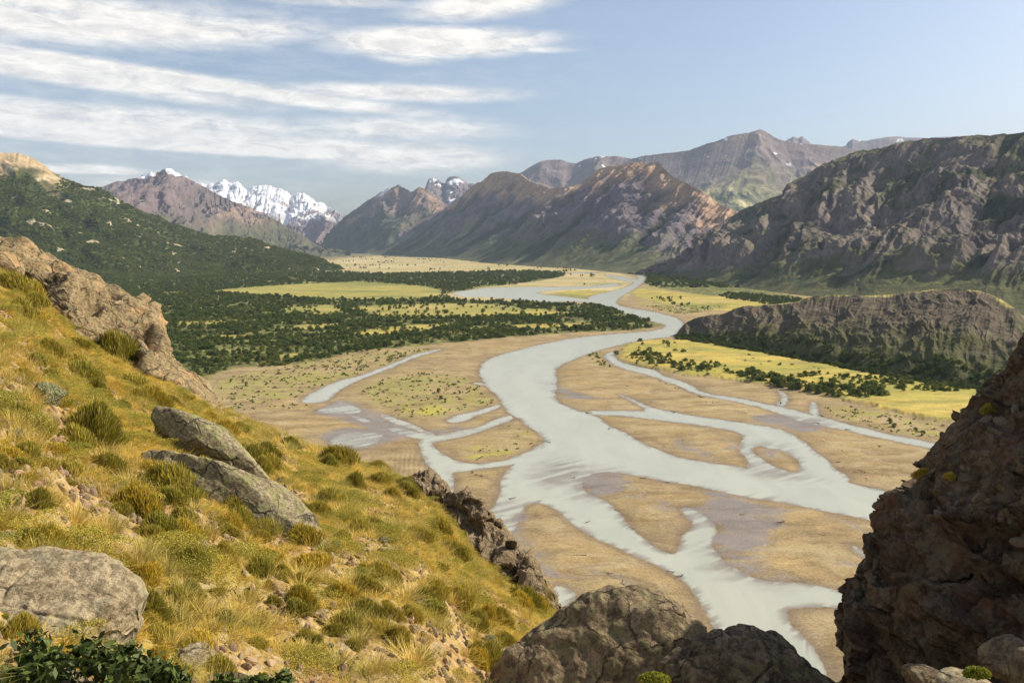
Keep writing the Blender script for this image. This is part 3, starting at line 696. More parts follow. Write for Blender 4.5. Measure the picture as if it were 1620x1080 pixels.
# --- the wood on the left flats
cand = []
for (y0, y1, sp) in [(560,1300,5.6),(1300,2100,7.6),(2100,3900,11.5)]:
    xa, xb = -y1 * .78, y1 * .17
    n = int((xb - xa) * (y1 - y0) / sp**2)
    q = scatter_world(n, xa, xb, y0, y1); q = np.concatenate([q, np.full((n, 1), sp)], 1)
    m_ = q[:, 0] > -.74 * q[:, 1] - 30; cand.append(q[m_])
cand = np.concatenate(cand); P = cand[:, :2]
wn = np.stack([fbm(P[:, 0] / 30, P[:, 1] / 20, 0 * P[:, 0] + 5, 3), fbm(P[:, 0] / 30 + 9, P[:, 1] / 20, 0 * P[:, 0] + 5, 3)], 1)
sf = union(P + wn * 14, FOREST, 1); sm_ = union(P + wn * 22, MEADOW, 1); sww = union(P, WATER[:3], 1)
dens = np.clip(fbm(P[:, 0] / 70, P[:, 1] / 34, 0 * P[:, 0] + 8, 3) * 3.0 + .66, .03, 1)
ok = (sf > 0) & (sm_ < -1) & (sww < -6) & (rng.uniform(size=len(P)) < dens)
near_m = (sm_ > -22) & (sm_ < 0)
stray = (sm_ > 0) & (rng.uniform(size=len(P)) < .30 * sst(-.05, .3, fbm(P[:, 0] / 25, P[:, 1] / 18, 0 * P[:, 0] + 3, 3))) & (P[:, 1] < 1700)
T = cand[ok | stray]; T = T[(T[:, 0] < 200 + 0 * T[:, 1]) | (T[:, 1] > 1200)]
tq = scatter_world(9000, -1400, 1500, 1900, 7500); tb = fbm(tq[:, 0] / 170, tq[:, 1] / 210, 0 * tq[:, 0] + 15, 4)
tk = (union(tq, TAN, 1) > 5) & (tb > .24) & (union(tq, WATER[:3], 1) < -8); tq = tq[tk]; T = np.concatenate([T, np.concatenate([tq, np.full((len(tq), 1), 11.5)], 1)])
h2 = T[:, 1] > 2100
Tsc = rng.uniform(.55, 1.15, len(T)) * np.where(T[:, 2] > 10, 1.35, np.where(T[:, 2] > 7, 1.08, .92))
Tt = np.clip(rng.normal(.42, .2, len(T)) + .35 * fbm(T[:, 0] / 90, T[:, 1] / 60, 0 * T[:, 0], 3), 0, 1)
# --- tree rows on the right bank meadow (image polygons, thinned)
RROWS = [([(1005,560),(1060,570),(1062,584),(1010,577)],.42,1.0), ([(1062,574),(1112,584),(1112,594),(1062,588)],.55,1.0),
         ([(1112,572),(1165,588),(1165,600),(1112,594)],.35,.8), ([(1165,588),(1230,600),(1300,612),(1400,622),(1400,634),(1330,632),(1250,616),(1165,603)],1.0,1.0),
         ([(1240,592),(1400,600),(1500,618),(1500,628),(1400,624),(1300,612)],.30,.9), ([(1130,558),(1200,565),(1320,590),(1300,600),(1180,578)],.05,.7),
         ([(1380,598),(1520,612),(1530,626),(1400,620)],.4,.9)]
rw = []
for poly, dn, sc in RROWS:
    pw = poly_world(poly, 1); lo, hi = pw.min(0), pw.max(0)
    q = scatter_world(int((hi - lo).prod() / 19.), lo[0], hi[0], lo[1], hi[1]); q = q[(sdf(q, pw) > 0) & (rng.uniform(size=len(q)) < dn)]
    rw += [(a, b, sc * rng.uniform(.45, 1.1)) for a, b in q]
rw = np.array(rw)
# dark trees at the foot of the cliff ridge and of the craggy mountain
ft = []
for (poly, sp) in [([(1066,534),(1085,533),(1150,543),(1270,563),(1376,585),(1470,599),(1600,614),(1640,630),(1535,622),(1464,611),(1376,596),(1271,574),(1165,555),(1070,540)], 5.0),
                   ([(1160,462),(1300,478),(1300,500),(1200,480),(1130,470)], 8.)]:
    pw = poly_world(poly, 1); lo, hi = pw.min(0), pw.max(0)
    q = scatter_world(int((hi - lo).prod() / sp**2), lo[0], hi[0], lo[1], hi[1]); q = q[sdf(q, pw) > 0]
    ft += [(a, b, rng.uniform(.5, .95)) for a, b in q]
ft = np.array(ft)
def seat(q, G, default=.2):
    """height of a lofted ground under the points (nearest grid vertex)"""
    g = G.reshape(-1, 3); out = np.full(len(q), default)
    cell = {}; s = 6.0
    kx = np.floor(g[:, 0] / s).astype(int); ky = np.floor(g[:, 1] / s).astype(int)
    for a, b, zz in zip(kx, ky, g[:, 2]):
        k = (a, b); cell[k] = max(cell.get(k, -9), zz) if False else (zz if k not in cell else min(cell[k], zz))
    for i, (a, b) in enumerate(zip(np.floor(q[:, 0] / s).astype(int), np.floor(q[:, 1] / s).astype(int))):
        out[i] = max(default, cell.get((a, b), default))
    return out
fz = seat(ft[:, :2], CG)
# individuals: the nearest trees that show largest
allr = [(a, b, .2, s) for a, b, s in rw]
one = [(698,632,.55),(694,622,.5),(704,638,.45),(727,624,.4),(365,606,.5),(384,607,.42),(390,612,.55),(575,553,.6),(582,557,.9),(600,556,.6),(550,562,.5),(1408,671,.6),(1415,676,.5),(1448,682,.45),(1460,690,.5),(1440,672,.3),(1235,640,.3),(1085,575,.8),(1001,564,.8)]
ones = []
for px, py, s in one:
    X_, Y_ = floor_pt(px, py); ones.append((float(X_), float(Y_), .3, s))
dT = T[:, 1]; order = np.argsort(dT)
nl = max(0, 296 - len(ones) - min(len(allr), 170))
if len(allr) > 170: ri = rng.permutation(len(allr)); rest_r = [allr[i] for i in ri[170:]]; allr = [allr[i] for i in ri[:170]]
else: rest_r = []
vis = (T[:, 0] / T[:, 1] > -.36)
order = order[vis[order]]
near_i = order[:nl]; Tn = T[near_i]; Ts = Tsc[near_i]
msk = np.ones(len(T), bool); msk[near_i] = False
pts = np.concatenate([np.stack([T[msk, 0], T[msk, 1], np.full(msk.sum(), .25)], 1), np.stack([ft[:, 0], ft[:, 1], fz], 1)] + ([np.array(rest_r)[:, :3]] if rest_r else []))
scl = np.concatenate([Tsc[msk], ft[:, 2]] + ([np.array(rest_r)[:, 3]] if rest_r else []))
tint = np.concatenate([Tt[msk], rng.uniform(0, .5, len(ft))] + ([rng.uniform(.2, .8, len(rest_r))] if rest_r else []))
n = len(pts); rot = np.zeros((n, 3)); rot[:, 2] = rng.uniform(0, 6.28, n)
stuff('woodland', crowns, pts, rot, scl, rng.integers(0, 5, n), M_tree, tint)
print('woodland', n, 'right rows', len(rw))
# --- scrub wood on the left hill
g = HG[:260].reshape(-1, 3); hn = HN[:260].reshape(-1, 3); hv = HV[:260].ravel()
sel = rng.integers(0, len(g), 120000); p = g[sel] + rng.normal(size=(120000, 3)) * np.array([4, 4, 0])
k_ = fbm(g[sel][:, 0] / 75, g[sel][:, 1] / 75, g[sel][:, 2] / 45 + 7, 4)
w_ok = (k_ + .12 * hv[sel] - .07 < .30) & (hv[sel] < .985) & (rng.uniform(size=120000) < np.clip(1.0 - .5 * hv[sel] + k_, .1, 1))
w_ok &= (p[:, 0] / p[:, 1] > -.9)
pu, _ = to_px(p[:, 0], p[:, 1], p[:, 2]); w_ok &= ~((pu < 95 + 60 * k_) & (hv[sel] > .80 - .3 * k_))
p = p[w_ok]; n = len(p); rot = np.zeros((n, 3)); rot[:, 2] = rng.uniform(0, 6.28, n); p[:, 2] -= .8
stuff('hillside_scrub', [crown_mesh(300 + k, H=5.5, W=8.5, nclump=20, per=20, leaf=1.1) for k in range(4)], p, rot, rng.uniform(.45, 1.1, n) * (p[:, 1] / 3000)**.3, rng.integers(0, 4, n), M_tree,
      np.clip(.55 + .5 * fbm(p[:, 0] / 160, p[:, 1] / 160, p[:, 2] / 90, 3) + rng.normal(0, .16, n), 0, 1))
print('hill scrub', n)
# individual trees with a trunk and a crown each
cm = [np_mesh('crown', v, f, M_tree1, {'Col': c}, smooth=False) for v, f, c in crowns]
tm = [np_mesh('trunk', *trunk_mesh(k, 5.5, 5), M_bark) for k in range(5)]
def tree(x, y, z, s, label, group=None):
    k = random.randrange(5)
    e = link('tree', None, (x, y, z), (0, 0, random.uniform(0, 6.28)), (s * random.uniform(.85, 1.15), s, s * random.uniform(.85, 1.2)))
    tag(e, label, 'tree', group); link('trunk', tm[k], parent=e); link('crown', cm[k], parent=e)
for a, b, c_, s in allr: tree(a, b, c_, s, 'low dark green tree in the scattered belt on the bright yellow meadow below the cliff', 'trees on the bright meadow')
for (a, b, _), s in zip(Tn, Ts): tree(a, b, .25, s, 'dark green tree at the near edge of the wood on the left flats', 'trees at the near edge of the wood')
ol = ['upper bushy tree of the small group on the grassy gravel island', 'lonely small tree just above the group on the grassy gravel island', 'lowest tree of the small group on the grassy gravel island','dark bush left of the small tree group on the grassy island',
 'left small round tree on the pale flat beyond the rocky slope','middle small round tree on the pale flat beyond the rocky slope','larger right tree on the pale flat beyond the rocky slope','small tree in the strip of light grass left of the dark pair','tallest tree standing out in front of the wood edge','small tree right of the tallest one in front of the wood edge','leftmost low tree standing in front of the wood edge',
 'green bush on the gravel beside the narrow right channel','smaller green bush right beside the larger one by the right channel','dark bush on the bank near the right cliff edge','rightmost dark bush on the bank by the cliff edge','tiny bush above the right channel bank','tiny bush on the spit between the two right channels','round tree at the left end of the belt by the water','leafy tree by the inlet of the narrow right channel']
for (a, b, c_, s), l in zip(ones, ol): tree(a, b, c_, s, l)

# low shrubs dotted over the grassy gravel
cand = scatter_world(90000, -420, 520, 300, 1500); ss = union(cand, SPARSE, 1); sm2 = union(cand, MEADOW[:1], 1)
k_ = fbm(cand[:, 0] / 14, cand[:, 1] / 10, 0 * cand[:, 0], 3)
ok = ((ss > 0) & (rng.uniform(size=len(cand)) < .42 * sst(-.25, .25, k_))) | ((sm2 > 0) & (rng.uniform(size=len(cand)) < .05))
c_ = cand[ok]; c_ = c_[union(c_, WATER, 1) < -3]; n = len(c_)
rot = np.zeros((n, 3)); rot[:, 2] = rng.uniform(0, 6.28, n)
stuff('gravel_scrub', [crown_mesh(400 + k, H=1.1, W=2.0, nclump=9, per=12, leaf=.34, low=.0) for k in range(3)], np.stack([c_[:, 0], c_[:, 1], np.full(n, .35)], 1), rot,
      rng.uniform(.35, 1.0, n) * np.clip(c_[:, 1] / 500, .8, 1.6), rng.integers(0, 3, n), M_tree, rng.uniform(.2, 1, n))
print('gravel scrub', n)
# ------------------------------------------------------------------ the near hillside: falls to the right and away from the camera, then breaks off
H0, SA, SB = 3.5, .588, .323
EDGE = [(-1200,-60,60),(-200,290,60),(0,396,55),(60,440,50),(110,500,46),(215,566,43),(262,592,41),(300,612,40),(345,642,38),(400,672,37),(470,697,36),(500,708,35),(540,721,34.5),(580,735,34),(620,748,33),(660,775,32.5),(700,812,32),(740,862,31),(800,912,30),(840,942,29),(893,985,27),(940,1040,23),(980,1120,19),(1050,1230,16.5),(1200,1300,15.5),(1620,1300,15.5),(3000,1300,15.5)]
ea = np.array(EDGE, float); eX, eZ = ray(ea[:, 0], ea[:, 1]); eR = ea[:, 2]
def hill_z(x, y):
    """height of the near slope (world) under x, y"""
    X = x / y; R = np.interp(X, eX, eR); Zs = np.interp(X, eX, eZ)
    t = np.minimum(y, R)
    base_ = Zs * t - H0 * (1 - t / R)
    s = np.maximum(y - R, 0)
    bump = fbm(x / 3.2, y / 3.2, 0 * x + 2, 4) * .42 * sst(3, 9, y) + ridged(x / 1.7 + y / 4, y / 5., 0 * x + 6, 3) * .14
    bump = bump * np.where(y > R, 1, sst(R, R * .82, y) * .75 + .25)
    drop = s * 1.05 + np.minimum(s, 3) * .5 + (1 - ridged(x / 11, y / 11, 0 * x, 4)) * 5 * sst(0, 12, s)
    return CAMH + base_ + bump - drop * 1.0
Xc_ = np.concatenate([np.linspace(-1.6, -.72, 60)[:-1], np.linspace(-.72, .12, 640)[:-1], np.linspace(.12, .75, 160)[:-1], np.linspace(.75, 1.6, 30)])
Rc = np.interp(Xc_, eX, eR)
tr = np.concatenate([(np.linspace(0, 1, 520)[:, None]**1.25) * (Rc[None] - 1.2) + 1.2, Rc[None] + (np.linspace(0, 1, 71)[1:, None]**1.5) * 150])
HX = Xc_[None] * tr; HY = tr; HZ = np.maximum(hill_z(HX, HY), -3)
fine = fbm(HX / .5, HY / .5, HZ / .5, 5) * .13 + (1 - voronoi(HX / .22, HY / .22, HZ / .22)[0]) * .028
HZ = HZ + fine * (tr <= Rc[None] * 1.02)
G = np.stack([HX, HY, HZ], -1)
edge_f = sst(.80, .97, HY / Rc[None]) * (Xc_[None] < .1)
# rocky spine under the upper edge of the slope
sp_ = sst(.80, .92, HY / Rc[None]) * sst(-.48, -.40, Xc_[None]) * sst(-.14, -.2, Xc_[None])
rk = ridged(HX / 1.4, HY / 1.4, HZ / 1.0, 5) * .55 + ridged(HX / .4, HY / .4, HZ / .3, 3) * .13
G[..., 2] += sp_ * (rk - .45) * (tr <= Rc[None])
pn = fbm(HX / 2.6, HY / 2.6, 0 * HX + 8, 5); pn2 = fbm(HX / .8, HY / .8, 0 * HX + 4, 4)
C = base(HX.shape, (.38,.265,.115))
C = mixc(C, (.31,.175,.075), sst(-.1, .35, pn2))
C = mixc(C, (.32,.27,.065), sst(-.12, .25, pn) * .75)
C = mixc(C, (.30,.215,.14), sp_)
C = mixc(C, (.15,.12,.06), sst(0, 12, HY - Rc[None]) * .7)
bare = np.clip(sst(.0, -.25, pn) + sp_, 0, 1)
m = MB('dry slope soil'); oc = m.coord('Object')
n1 = m.noise(oc, 9, 6, .72); v1 = m.vor(oc, 16); n2 = m.noise(oc, 1.4, 5, .6)
ca = m.attr('Col', 'Color')
col = m.mix(m.mr(n1, .35, .65), m.mix(1, ca, (.55,.52,.48), 'MULTIPLY'), m.mix(1, ca, (1.35,1.3,1.2), 'MULTIPLY'))
col = m.mix(m.mr(m.vor(oc, 11, 'F1', 'Color'), .55, .7, 0, .5), col, (.46,.38,.27))
h = m.math('ADD', m.math('MULTIPLY', n1, .06), m.math('MULTIPLY', v1, .03))
m.bsdf(col, .95, m.bump(h, 1., .8), .1)
me = np_mesh('hillside', G.reshape(-1, 3), grid_faces(*HX.shape), m.m, {'Col': C.reshape(-1, 3)})
tag(link('hillside', me), kind='structure')
def hz(x, y):
    return float(hill_z(np.array([x]), np.array([y]))[0])
def on_slope(px, py):
    """where the sight line through a photo pixel meets the slope"""
    X, Z = ray(px, py); t = np.linspace(1.5, 70, 1400); zz = hill_z(X * t, t); lz = CAMH + Z * t
    i = np.nonzero(lz < zz)[0]
    if len(i) == 0: return None
    t0 = t[i[0]]; return X * t0, t0, float(hill_z(np.array([X * t0]), np.array([t0]))[0])

# ------------------------------------------------------------------ rocks
def rock_mat(name, a, b, c, scale=1., lichen=None, dark=(.03,.027,.022), lf=.5, bd=.11, stain=None, crk=.9):
    m = MB(name); oc = m.coord('Object')
    n1 = m.noise(oc, 2.2 * scale, 8, .68); n2 = m.noise(oc, 14 * scale, 7, .75); n3 = m.noise(oc, 5 * scale, 5, .6, .5)
    col = m.ramp(n1, [(.3, a), (.5, b), (.7, c)])
    col = m.mix(m.mr(n2, .47, .54, 0, .75), col, m.mix(1, col, (.42,.40,.38), 'MULTIPLY'))
    if lichen: col = m.mix(m.math('MULTIPLY', m.mr(n3, .52, .56), m.mr(n2, .42, .47, 0, lf)), col, lichen)
    if stain: col = m.mix(m.mr(m.noise(oc, 1.1 * scale, 4, .6, .6), .56, .66, 0, .8), col, stain)
    vd = m.vor(oc, 26 * scale, 'F1'); col = m.mix(m.mr(vd, .17, .12, 0, .6), col, dark)
    nv_ = m.new('ShaderNodeTexNoise'); m.put(nv_.inputs['Vector'], oc); nv_.inputs['Scale'].default_value = 1.3 * scale; nv_.inputs['Detail'].default_value = 5
    va = m.new('ShaderNodeVectorMath', operation='MULTIPLY_ADD'); m.put(va.inputs[0], nv_.outputs['Color']); va.inputs[1].default_value = (1.1, 1.1, 1.1); m.put(va.inputs[2], oc)
    ce = m.vor(va.outputs[0], crk * scale, 'DISTANCE_TO_EDGE'); ck = m.math('MULTIPLY', m.mr(ce, .006, .03, 1, 0), m.mr(n1, .42, .55, 0, 1))
    col = m.mix(m.math('MULTIPLY', ck, .7), col, dark)
    h = m.math('ADD', m.math('ADD', m.math('MULTIPLY', n1, 1.), m.math('MULTIPLY', n2, .42)), m.math('SUBTRACT', m.math('MULTIPLY', m.vor(oc, 9 * scale), .3), m.math('MULTIPLY', ck, .5)))
    m.bsdf(col, .9, m.bump(h, bd / scale, 1.), .2); return m.m
def cube_sphere(n):
    a = np.tan((np.linspace(-1, 1, n + 1)) * math.pi / 4); u, v = np.meshgrid(a, a); o = np.ones_like(u); P = []; Fs = []
    for k, q in enumerate([(o, u, v), (-o, -u, v), (-u, o, v), (u, -o, v), (-v, u, o), (v, u, -o)]):
        P.append(np.stack(q, -1).reshape(-1, 3)); Fs.append(grid_faces(n + 1, n + 1) + k * (n + 1)**2)
    P = np.concatenate(P); P /= np.linalg.norm(P, axis=1)[:, None]; Fs = np.concatenate(Fs)
    key = np.round(P * 1e5).astype(np.int64); _, idx, inv = np.unique(key, axis=0, return_index=True, return_inverse=True)
    return P[idx], inv.ravel()[Fs]
_cs = {}
def rock_mesh(name, seed, dims, n=48, planes=14, soft=9., crack=.0, rough=.05, mat=None, bulge=0., lump=.12, cscale=2.2):
    if n not in _cs: _cs[n] = cube_sphere(n)
    D, Fs = _cs[n]; r = np.random.default_rng(seed)
    nr = r.normal(size=(planes, 3)); nr /= np.linalg.norm(nr, axis=1)[:, None]; hh = r.uniform(.62, 1.0, planes)
    dd = np.clip(D @ nr.T, 1e-3, None) / hh[None]; rad = 1 / (np.sum(dd**soft, 1) + 1.0)**(1 / soft)
    P = D * rad[:, None] * 1.15
    s = seed * 1.37; q = P * 1.5
    P = P * (1 + lump * fbm(q[:, 0] + s, q[:, 1], q[:, 2], 3)[:, None])
    w = P * np.array(dims) / max(dims)
    d = rough * fbm(w[:, 0] * 6 + s, w[:, 1] * 6, w[:, 2] * 6, 5) + rough * .5 * (ridged(w[:, 0] * 3 + s, w[:, 1] * 3, w[:, 2] * 3, 4) - .5)
    if crack:
        f1, f2, _ = voronoi(w[:, 0] * cscale + s + .15 * fbm(w[:, 0]*4, w[:, 1]*4, w[:, 2]*4, 3), w[:, 1] * cscale + .15 * fbm(w[:, 0]*4+9, w[:, 1]*4, w[:, 2]*4, 3), w[:, 2] * cscale * 1.4); d = d - crack * sst(.10, 0, f2 - f1) + crack * .5 * (f2 - f1)
    P = P + D * d[:, None]
    P = P * np.array(dims) / 2
    return np_mesh(name, P, Fs, mat)
R_grey = rock_mat('lichen grey rock', (.22,.175,.105), (.34,.285,.175), (.46,.39,.25), 1.1, (.27,.28,.10), lf=.7)
R_tan = rock_mat('weathered tan rock', (.32,.25,.15), (.47,.38,.24), (.60,.50,.34), .9, (.33,.31,.20), stain=(.50,.28,.12))
R_dark = rock_mat('dark crusted rock', (.05,.04,.028), (.14,.105,.068), (.32,.24,.15), 1.1, (.22,.21,.09), lf=.5, bd=.15)
R_brown = rock_mat('brown weathered boulder', (.09,.068,.043), (.27,.20,.12), (.46,.35,.215), 1.1, (.30,.28,.13), lf=.5)
R_red = rock_mat('reddish dark cliff rock', (.075,.053,.034), (.155,.108,.07), (.30,.215,.14), .8, (.20,.19,.11), lf=.45, stain=(.17,.092,.055), bd=.16)
R_soilrock = rock_mat('brown ridge rock', (.11,.08,.05), (.22,.16,.10), (.35,.27,.17), 1.4, (.30,.26,.12), lf=.4)
R_stone = rock_mat('loose stones', (.20,.15,.10), (.32,.245,.165), (.44,.36,.26), 4., None)
def at_px(px, py, depth):
    X, Z = ray(px, py); return np.array([X * depth, depth, CAMH + Z * depth])
def put_rock(name, me, px, py, depth, rot, label, cat='boulder', group=None):
    return tag(link(name, me, tuple(at_px(px, py, depth)), rot), label, cat, group)
# big pale boulder bottom left
p = on_slope(110, 1050); print('BL depth', p)
put_rock('boulder', rock_mesh('boulder', 3, (1.85,1.35,1.55), 110, 10, 24, .03, .05, R_tan, cscale=1.6), 40, 1016, 6.5, (.12,.34,.35), 'big pale weathered boulder with a crack in its top at the bottom left corner')
print('L1', on_slope(340, 740), 'L2', on_slope(380, 830))
put_rock('boulder', rock_mesh('boulder', 21, (3.1,1.05,1.05), 100, 10, 26, .0, .045, R_grey, lump=.1), 336, 712, 18.4, (.25,.52,-.25), 'upper long grey lichen boulder lying down the grassy slope')
put_rock('boulder', rock_mesh('boulder', 8, (4.0,1.3,1.3), 110, 10, 26, .0, .045, R_grey, lump=.1), 376, 796, 15.0, (.2,.46,-.2), 'lower and larger long grey lichen boulder on the grassy slope')
# two boulders at the foot of the picture
put_rock('boulder', rock_mesh('boulder', 5, (4.3,3.6,4.6), 150, 16, 7, .012, .045, R_brown, lump=.16), 938, 1184, 11.6, (.1,.28,.2), 'large rounded boulder with sunlit pale crown at the bottom centre')
put_rock('boulder', rock_mesh('boulder', 14, (3.3,3.0,3.2), 150, 16, 8, .03, .05, R_dark, lump=.2), 1192, 1180, 10.2, (.0,.12,.9), 'dark craggy boulder between the rounded boulder and the right cliff')
# stones
def stone(px, py, s, seed, label, me=None, mat=R_stone, dz=-.15, group=None):
    q = on_slope(px, py)
    if q is None: return
    me = me or rock_mesh('stone', seed, (1, .8, .6), 14, 10, 10, 0, .08, mat)
    o = link('stone', me, (q[0], q[1], q[2] + s * dz), (random.uniform(-.4,.4), random.uniform(-.4,.4), random.uniform(0, 6)), (s, s, s))
    tag(o, label, 'stone', group)
stone(305, 1052, .5, 33, 'flat grey upright slab stone right of the big pale boulder', rock_mesh('stone', 33, (1.0,.7,1.0), 30, 9, 14, 0, .05, R_tan))
stone(335, 1082, .5, 35, 'dark flat stone at the bottom edge beside the leafy bush', rock_mesh('stone', 35, (1.3,.9,.45), 30, 9, 10, 0, .05, R_dark))
stone(62, 1083, .55, 37, 'small pale stone poking above the leafy bush at the bottom edge', rock_mesh('stone', 37, (1.2,.8,.7), 24, 9, 10, 0, .05, R_tan))
st_protos = [rock_mesh('stone', 60 + k, (1, .8, .62), 14, 8, 40, 0, .05, R_stone, lump=.05) for k in range(5)]
pp = []
while len(pp) < 150:
    px, py = random.uniform(0, 870), random.uniform(560, 1075)
    if random.random() < .6: px, py = random.gauss(610, 130), random.gauss(960, 60)
    q = on_slope(px, py)
    if q is None or q[1] > 44: continue
    pp.append((px, py))
for px, py in pp:
    stone(px, py, random.uniform(.07, .2), 0, 'small brown stone lying loose on the grassy slope', random.choice(st_protos), group='loose stones on the near slope')

# ------------------------------------------------------------------ outcrop, crag and the cliff on the right: lofted rock bodies
def rock_loft(name, top, bot, nu, nv, mat, bulge, noisef, back=3., d_add=1.2, powr=.8, nb=24):
    """top/bot: photo polylines with depth (px,py,depth); the face bulges towards the valley side"""
    top = np.array(top, float); bot = np.array(bot, float); s = np.linspace(0, 1, nu)
    def samp(a):
        l = np.concatenate([[0], np.cumsum(np.hypot(np.diff(a[:, 0]), np.diff(a[:, 1])))]); l /= l[-1]
        return [np.interp(s, l, a[:, k]) for k in range(3)]
    tx, ty, td = samp(top); bx_, by_, bd_ = samp(bot)
    X, Z = ray(tx, ty); T_ = np.stack([X * td, td, CAMH + Z * td], -1); X, Z = ray(bx_, by_); B_ = np.stack([X * bd_, bd_, CAMH + Z * bd_], -1)
    v = np.linspace(0, 1, nv)[:, None, None]; P = B_[None] * (1 - v) + T_[None] * v
    ext = T_ - np.array([0, 0, CAMH]); ext = ext / np.linalg.norm(ext, axis=-1, keepdims=True)
    P = P - ext[None] * (bulge * (.25 + .75 * sst(1, .72, s))[None, :, None] * np.sin(math.pi * v**powr))
    k = np.linspace(0, 1, nb + 1)[1:, None, None]
    bk = np.array([ext[:, 0], ext[:, 1], 0 * ext[:, 0]]).T; bk /= np.linalg.norm(bk, axis=-1, keepdims=True)
    Q = T_[None] + bk[None] * back * np.sin(k * math.pi / 2) - np.array([0, 0, 1.]) * (back * 2.2 * (1 - np.cos(k * math.pi / 2)))
    G = np.concatenate([P, Q]); N = grid_normals(G); N *= np.sign((N * -ext[None]).sum(-1).mean())
    V = np.concatenate([np.broadcast_to(v[..., 0], (nv, nu)), 1 + np.broadcast_to(k[..., 0], (nb, nu))]); U = np.broadcast_to(s, V.shape)
    G = G + N * noisef(G, U, V)[..., None]
    me = np_mesh(name, G.reshape(-1, 3), grid_faces(nv + nb, nu), mat); return me
def n_out(G, U, V):
    x, y, z = G[..., 0], G[..., 1], G[..., 2]
    w_ = .25 * fbm(x, y, z, 3); h1, e1 = facet(x / 2.8 + w_, y / 2.8, z / 2.0 + w_, 0, .9, .5); h2, e2 = facet(x / .8 + w_, y / .8, z / .6, 3, .8, .3)
    d = .34 * h1 - .12 * sst(.05, 0, e1) + .10 * h2 + .25
    d = d + 1.25 * fbm(x / 4.5, y / 4.5, z / 4.5 + 3, 3) + .22 * ridged(x / .9, y / .9, z / .5, 4) + .10 * fbm(x / .3, y / .3, z / .3, 4)
    for (u0, v0, ru, rv, dp) in [(.74,.60,.035,.12,1.1),(.56,.52,.03,.12,.9),(.60,.80,.02,.07,.5),(.90,.35,.02,.13,.6),(.70,.12,.05,.10,.5)]:
        q = ((U - u0) / ru)**2 + ((V - v0) / rv)**2; d = d - dp * np.exp(-q * q)
    e_ = sst(0, .05, U) * sst(1.02, .75, U)
    return (d - .35) * np.where(V > 1, 1, sst(0, .12, V) * (1 - .75 * sst(.8, 1, V))) * (.3 + .7 * e_)
top = [(-160,318,46),(-60,356,45),(0,383,44),(33,392,43.5),(44,400,43),(62,403,43),(89,411,42.5),(116,422,42),(138,431,41.5),(156,434,41.3),(169,446,41),(184,449,40.8),(200,460,40.5),(222,474,40),(240,490,39.8),(252,508,39.5),(258,535,39.3),(261,560,39),(278,574,38.5),(300,590,38),(318,606,37.5),(345,636,37)]
bot = [(-160,368,42),(-60,400,42),(0,430,41),(40,446,40.5),(70,470,40),(92,506,39),(118,532,38.4),(160,552,38),(205,572,37.6),(228,596,37.2),(250,602,36.9),(268,612,36.5),(300,630,36),(345,655,35.8)]
R_out = rock_mat('outcrop rock', (.15,.108,.058), (.28,.205,.11), (.41,.315,.18), .7, (.30,.27,.15), stain=(.40,.25,.12), bd=.09)
bot = [(a, b, (lambda q, d: d if q is None else min(d, q[1] - .5))(on_slope(a, b), c)) for a, b, c in bot]
me = rock_loft('rock_outcrop', top, bot, 420, 190, R_out, 1.7, n_out, back=3.5)
tag(link('rock_outcrop', me), 'big tan rock outcrop with dark hollows on the skyline of the left slope', 'rock outcrop')
def n_crag(G, U, V):
    x, y, z = G[..., 0], G[..., 1], G[..., 2]
    w_ = .3 * fbm(x * 2, y * 2, z * 2, 3); h1, e1 = facet(x / 1.5 + w_, y / 1.5, z / 2.8, 0, 1., .8); h2, e2 = facet(x / .55 + w_, y / .55, z / 1.0, 3, 1., .7)
    d = .6 * h1 - .1 * sst(.05, 0, e1) + .26 * h2 + .12 + .55 * fbm(x / 1.5, y / 1.5, z / 2 + 3, 4) + .25 * ridged(x / .7, y / .7, z / 1.4, 4)
    return (d - .2) * (.25 + .75 * sst(0, .15, V)) * (1 - .35 * sst(.85, 1, V)) * (.3 + .7 * sst(0, .04, U))
top = [(640,764,32),(655,758,32),(680,758,31.8),(700,764,31.5),(715,781,31.2),(735,779,31),(748,788,30.8),(762,800,30.5),(776,815,30.2),(790,833,30),(806,848,29.6),(815,870,29),(832,885,28.6),(850,905,28.2),(870,930,27.6),(884,955,27),(897,980,26.5),(915,1015,26)]
bot = [(640,790,31),(660,800,30.6),(690,835,30),(715,880,29.3),(745,900,28.8),(790,915,28.3),(830,945,27.5),(860,975,26.8),(880,1010,26),(900,1040,25.5)]
me = rock_loft('rock_crag', top, bot, 360, 130, R_soilrock, .35, n_crag, back=3.)
tag(link('rock_crag', me), 'jagged brown crag along the lower right edge of the grassy slope', 'rock outcrop')
# right cliff: horizontal sections, left edge follows the traced outline
sil = np.array([(1720,455),(1670,462),(1640,474),(1620,497),(1600,518),(1590,532),(1575,560),(1560,585),(1545,610),(1532,640),(1518,650),(1500,678),(1490,692),(1475,722),(1465,740),(1445,768),(1432,782),(1415,802),(1400,835),(1392,855),(1378,880),(1362,912),(1352,950),(1342,990),(1333,1035),(1330,1060),(1334,1090),(1345,1150),(1350,1300)], float)
Xs, Zs_ = ray(sil[:, 0], sil[:, 1]); D0 = 12.5
zr = np.linspace(Zs_.min() * D0, Zs_.max() * D0, 520)[::-1]
o_ = np.argsort(Zs_); xl = np.interp(zr, Zs_[o_] * D0, Xs[o_] * D0)
th = np.linspace(math.radians(-215), math.radians(35), 620)   # from the back, round the left, to the front right
rx = 7.0; ryf = 5.2; ryb = 1.8
G = np.empty((len(zr), len(th), 3))
cs, sn = np.cos(th), np.sin(th)
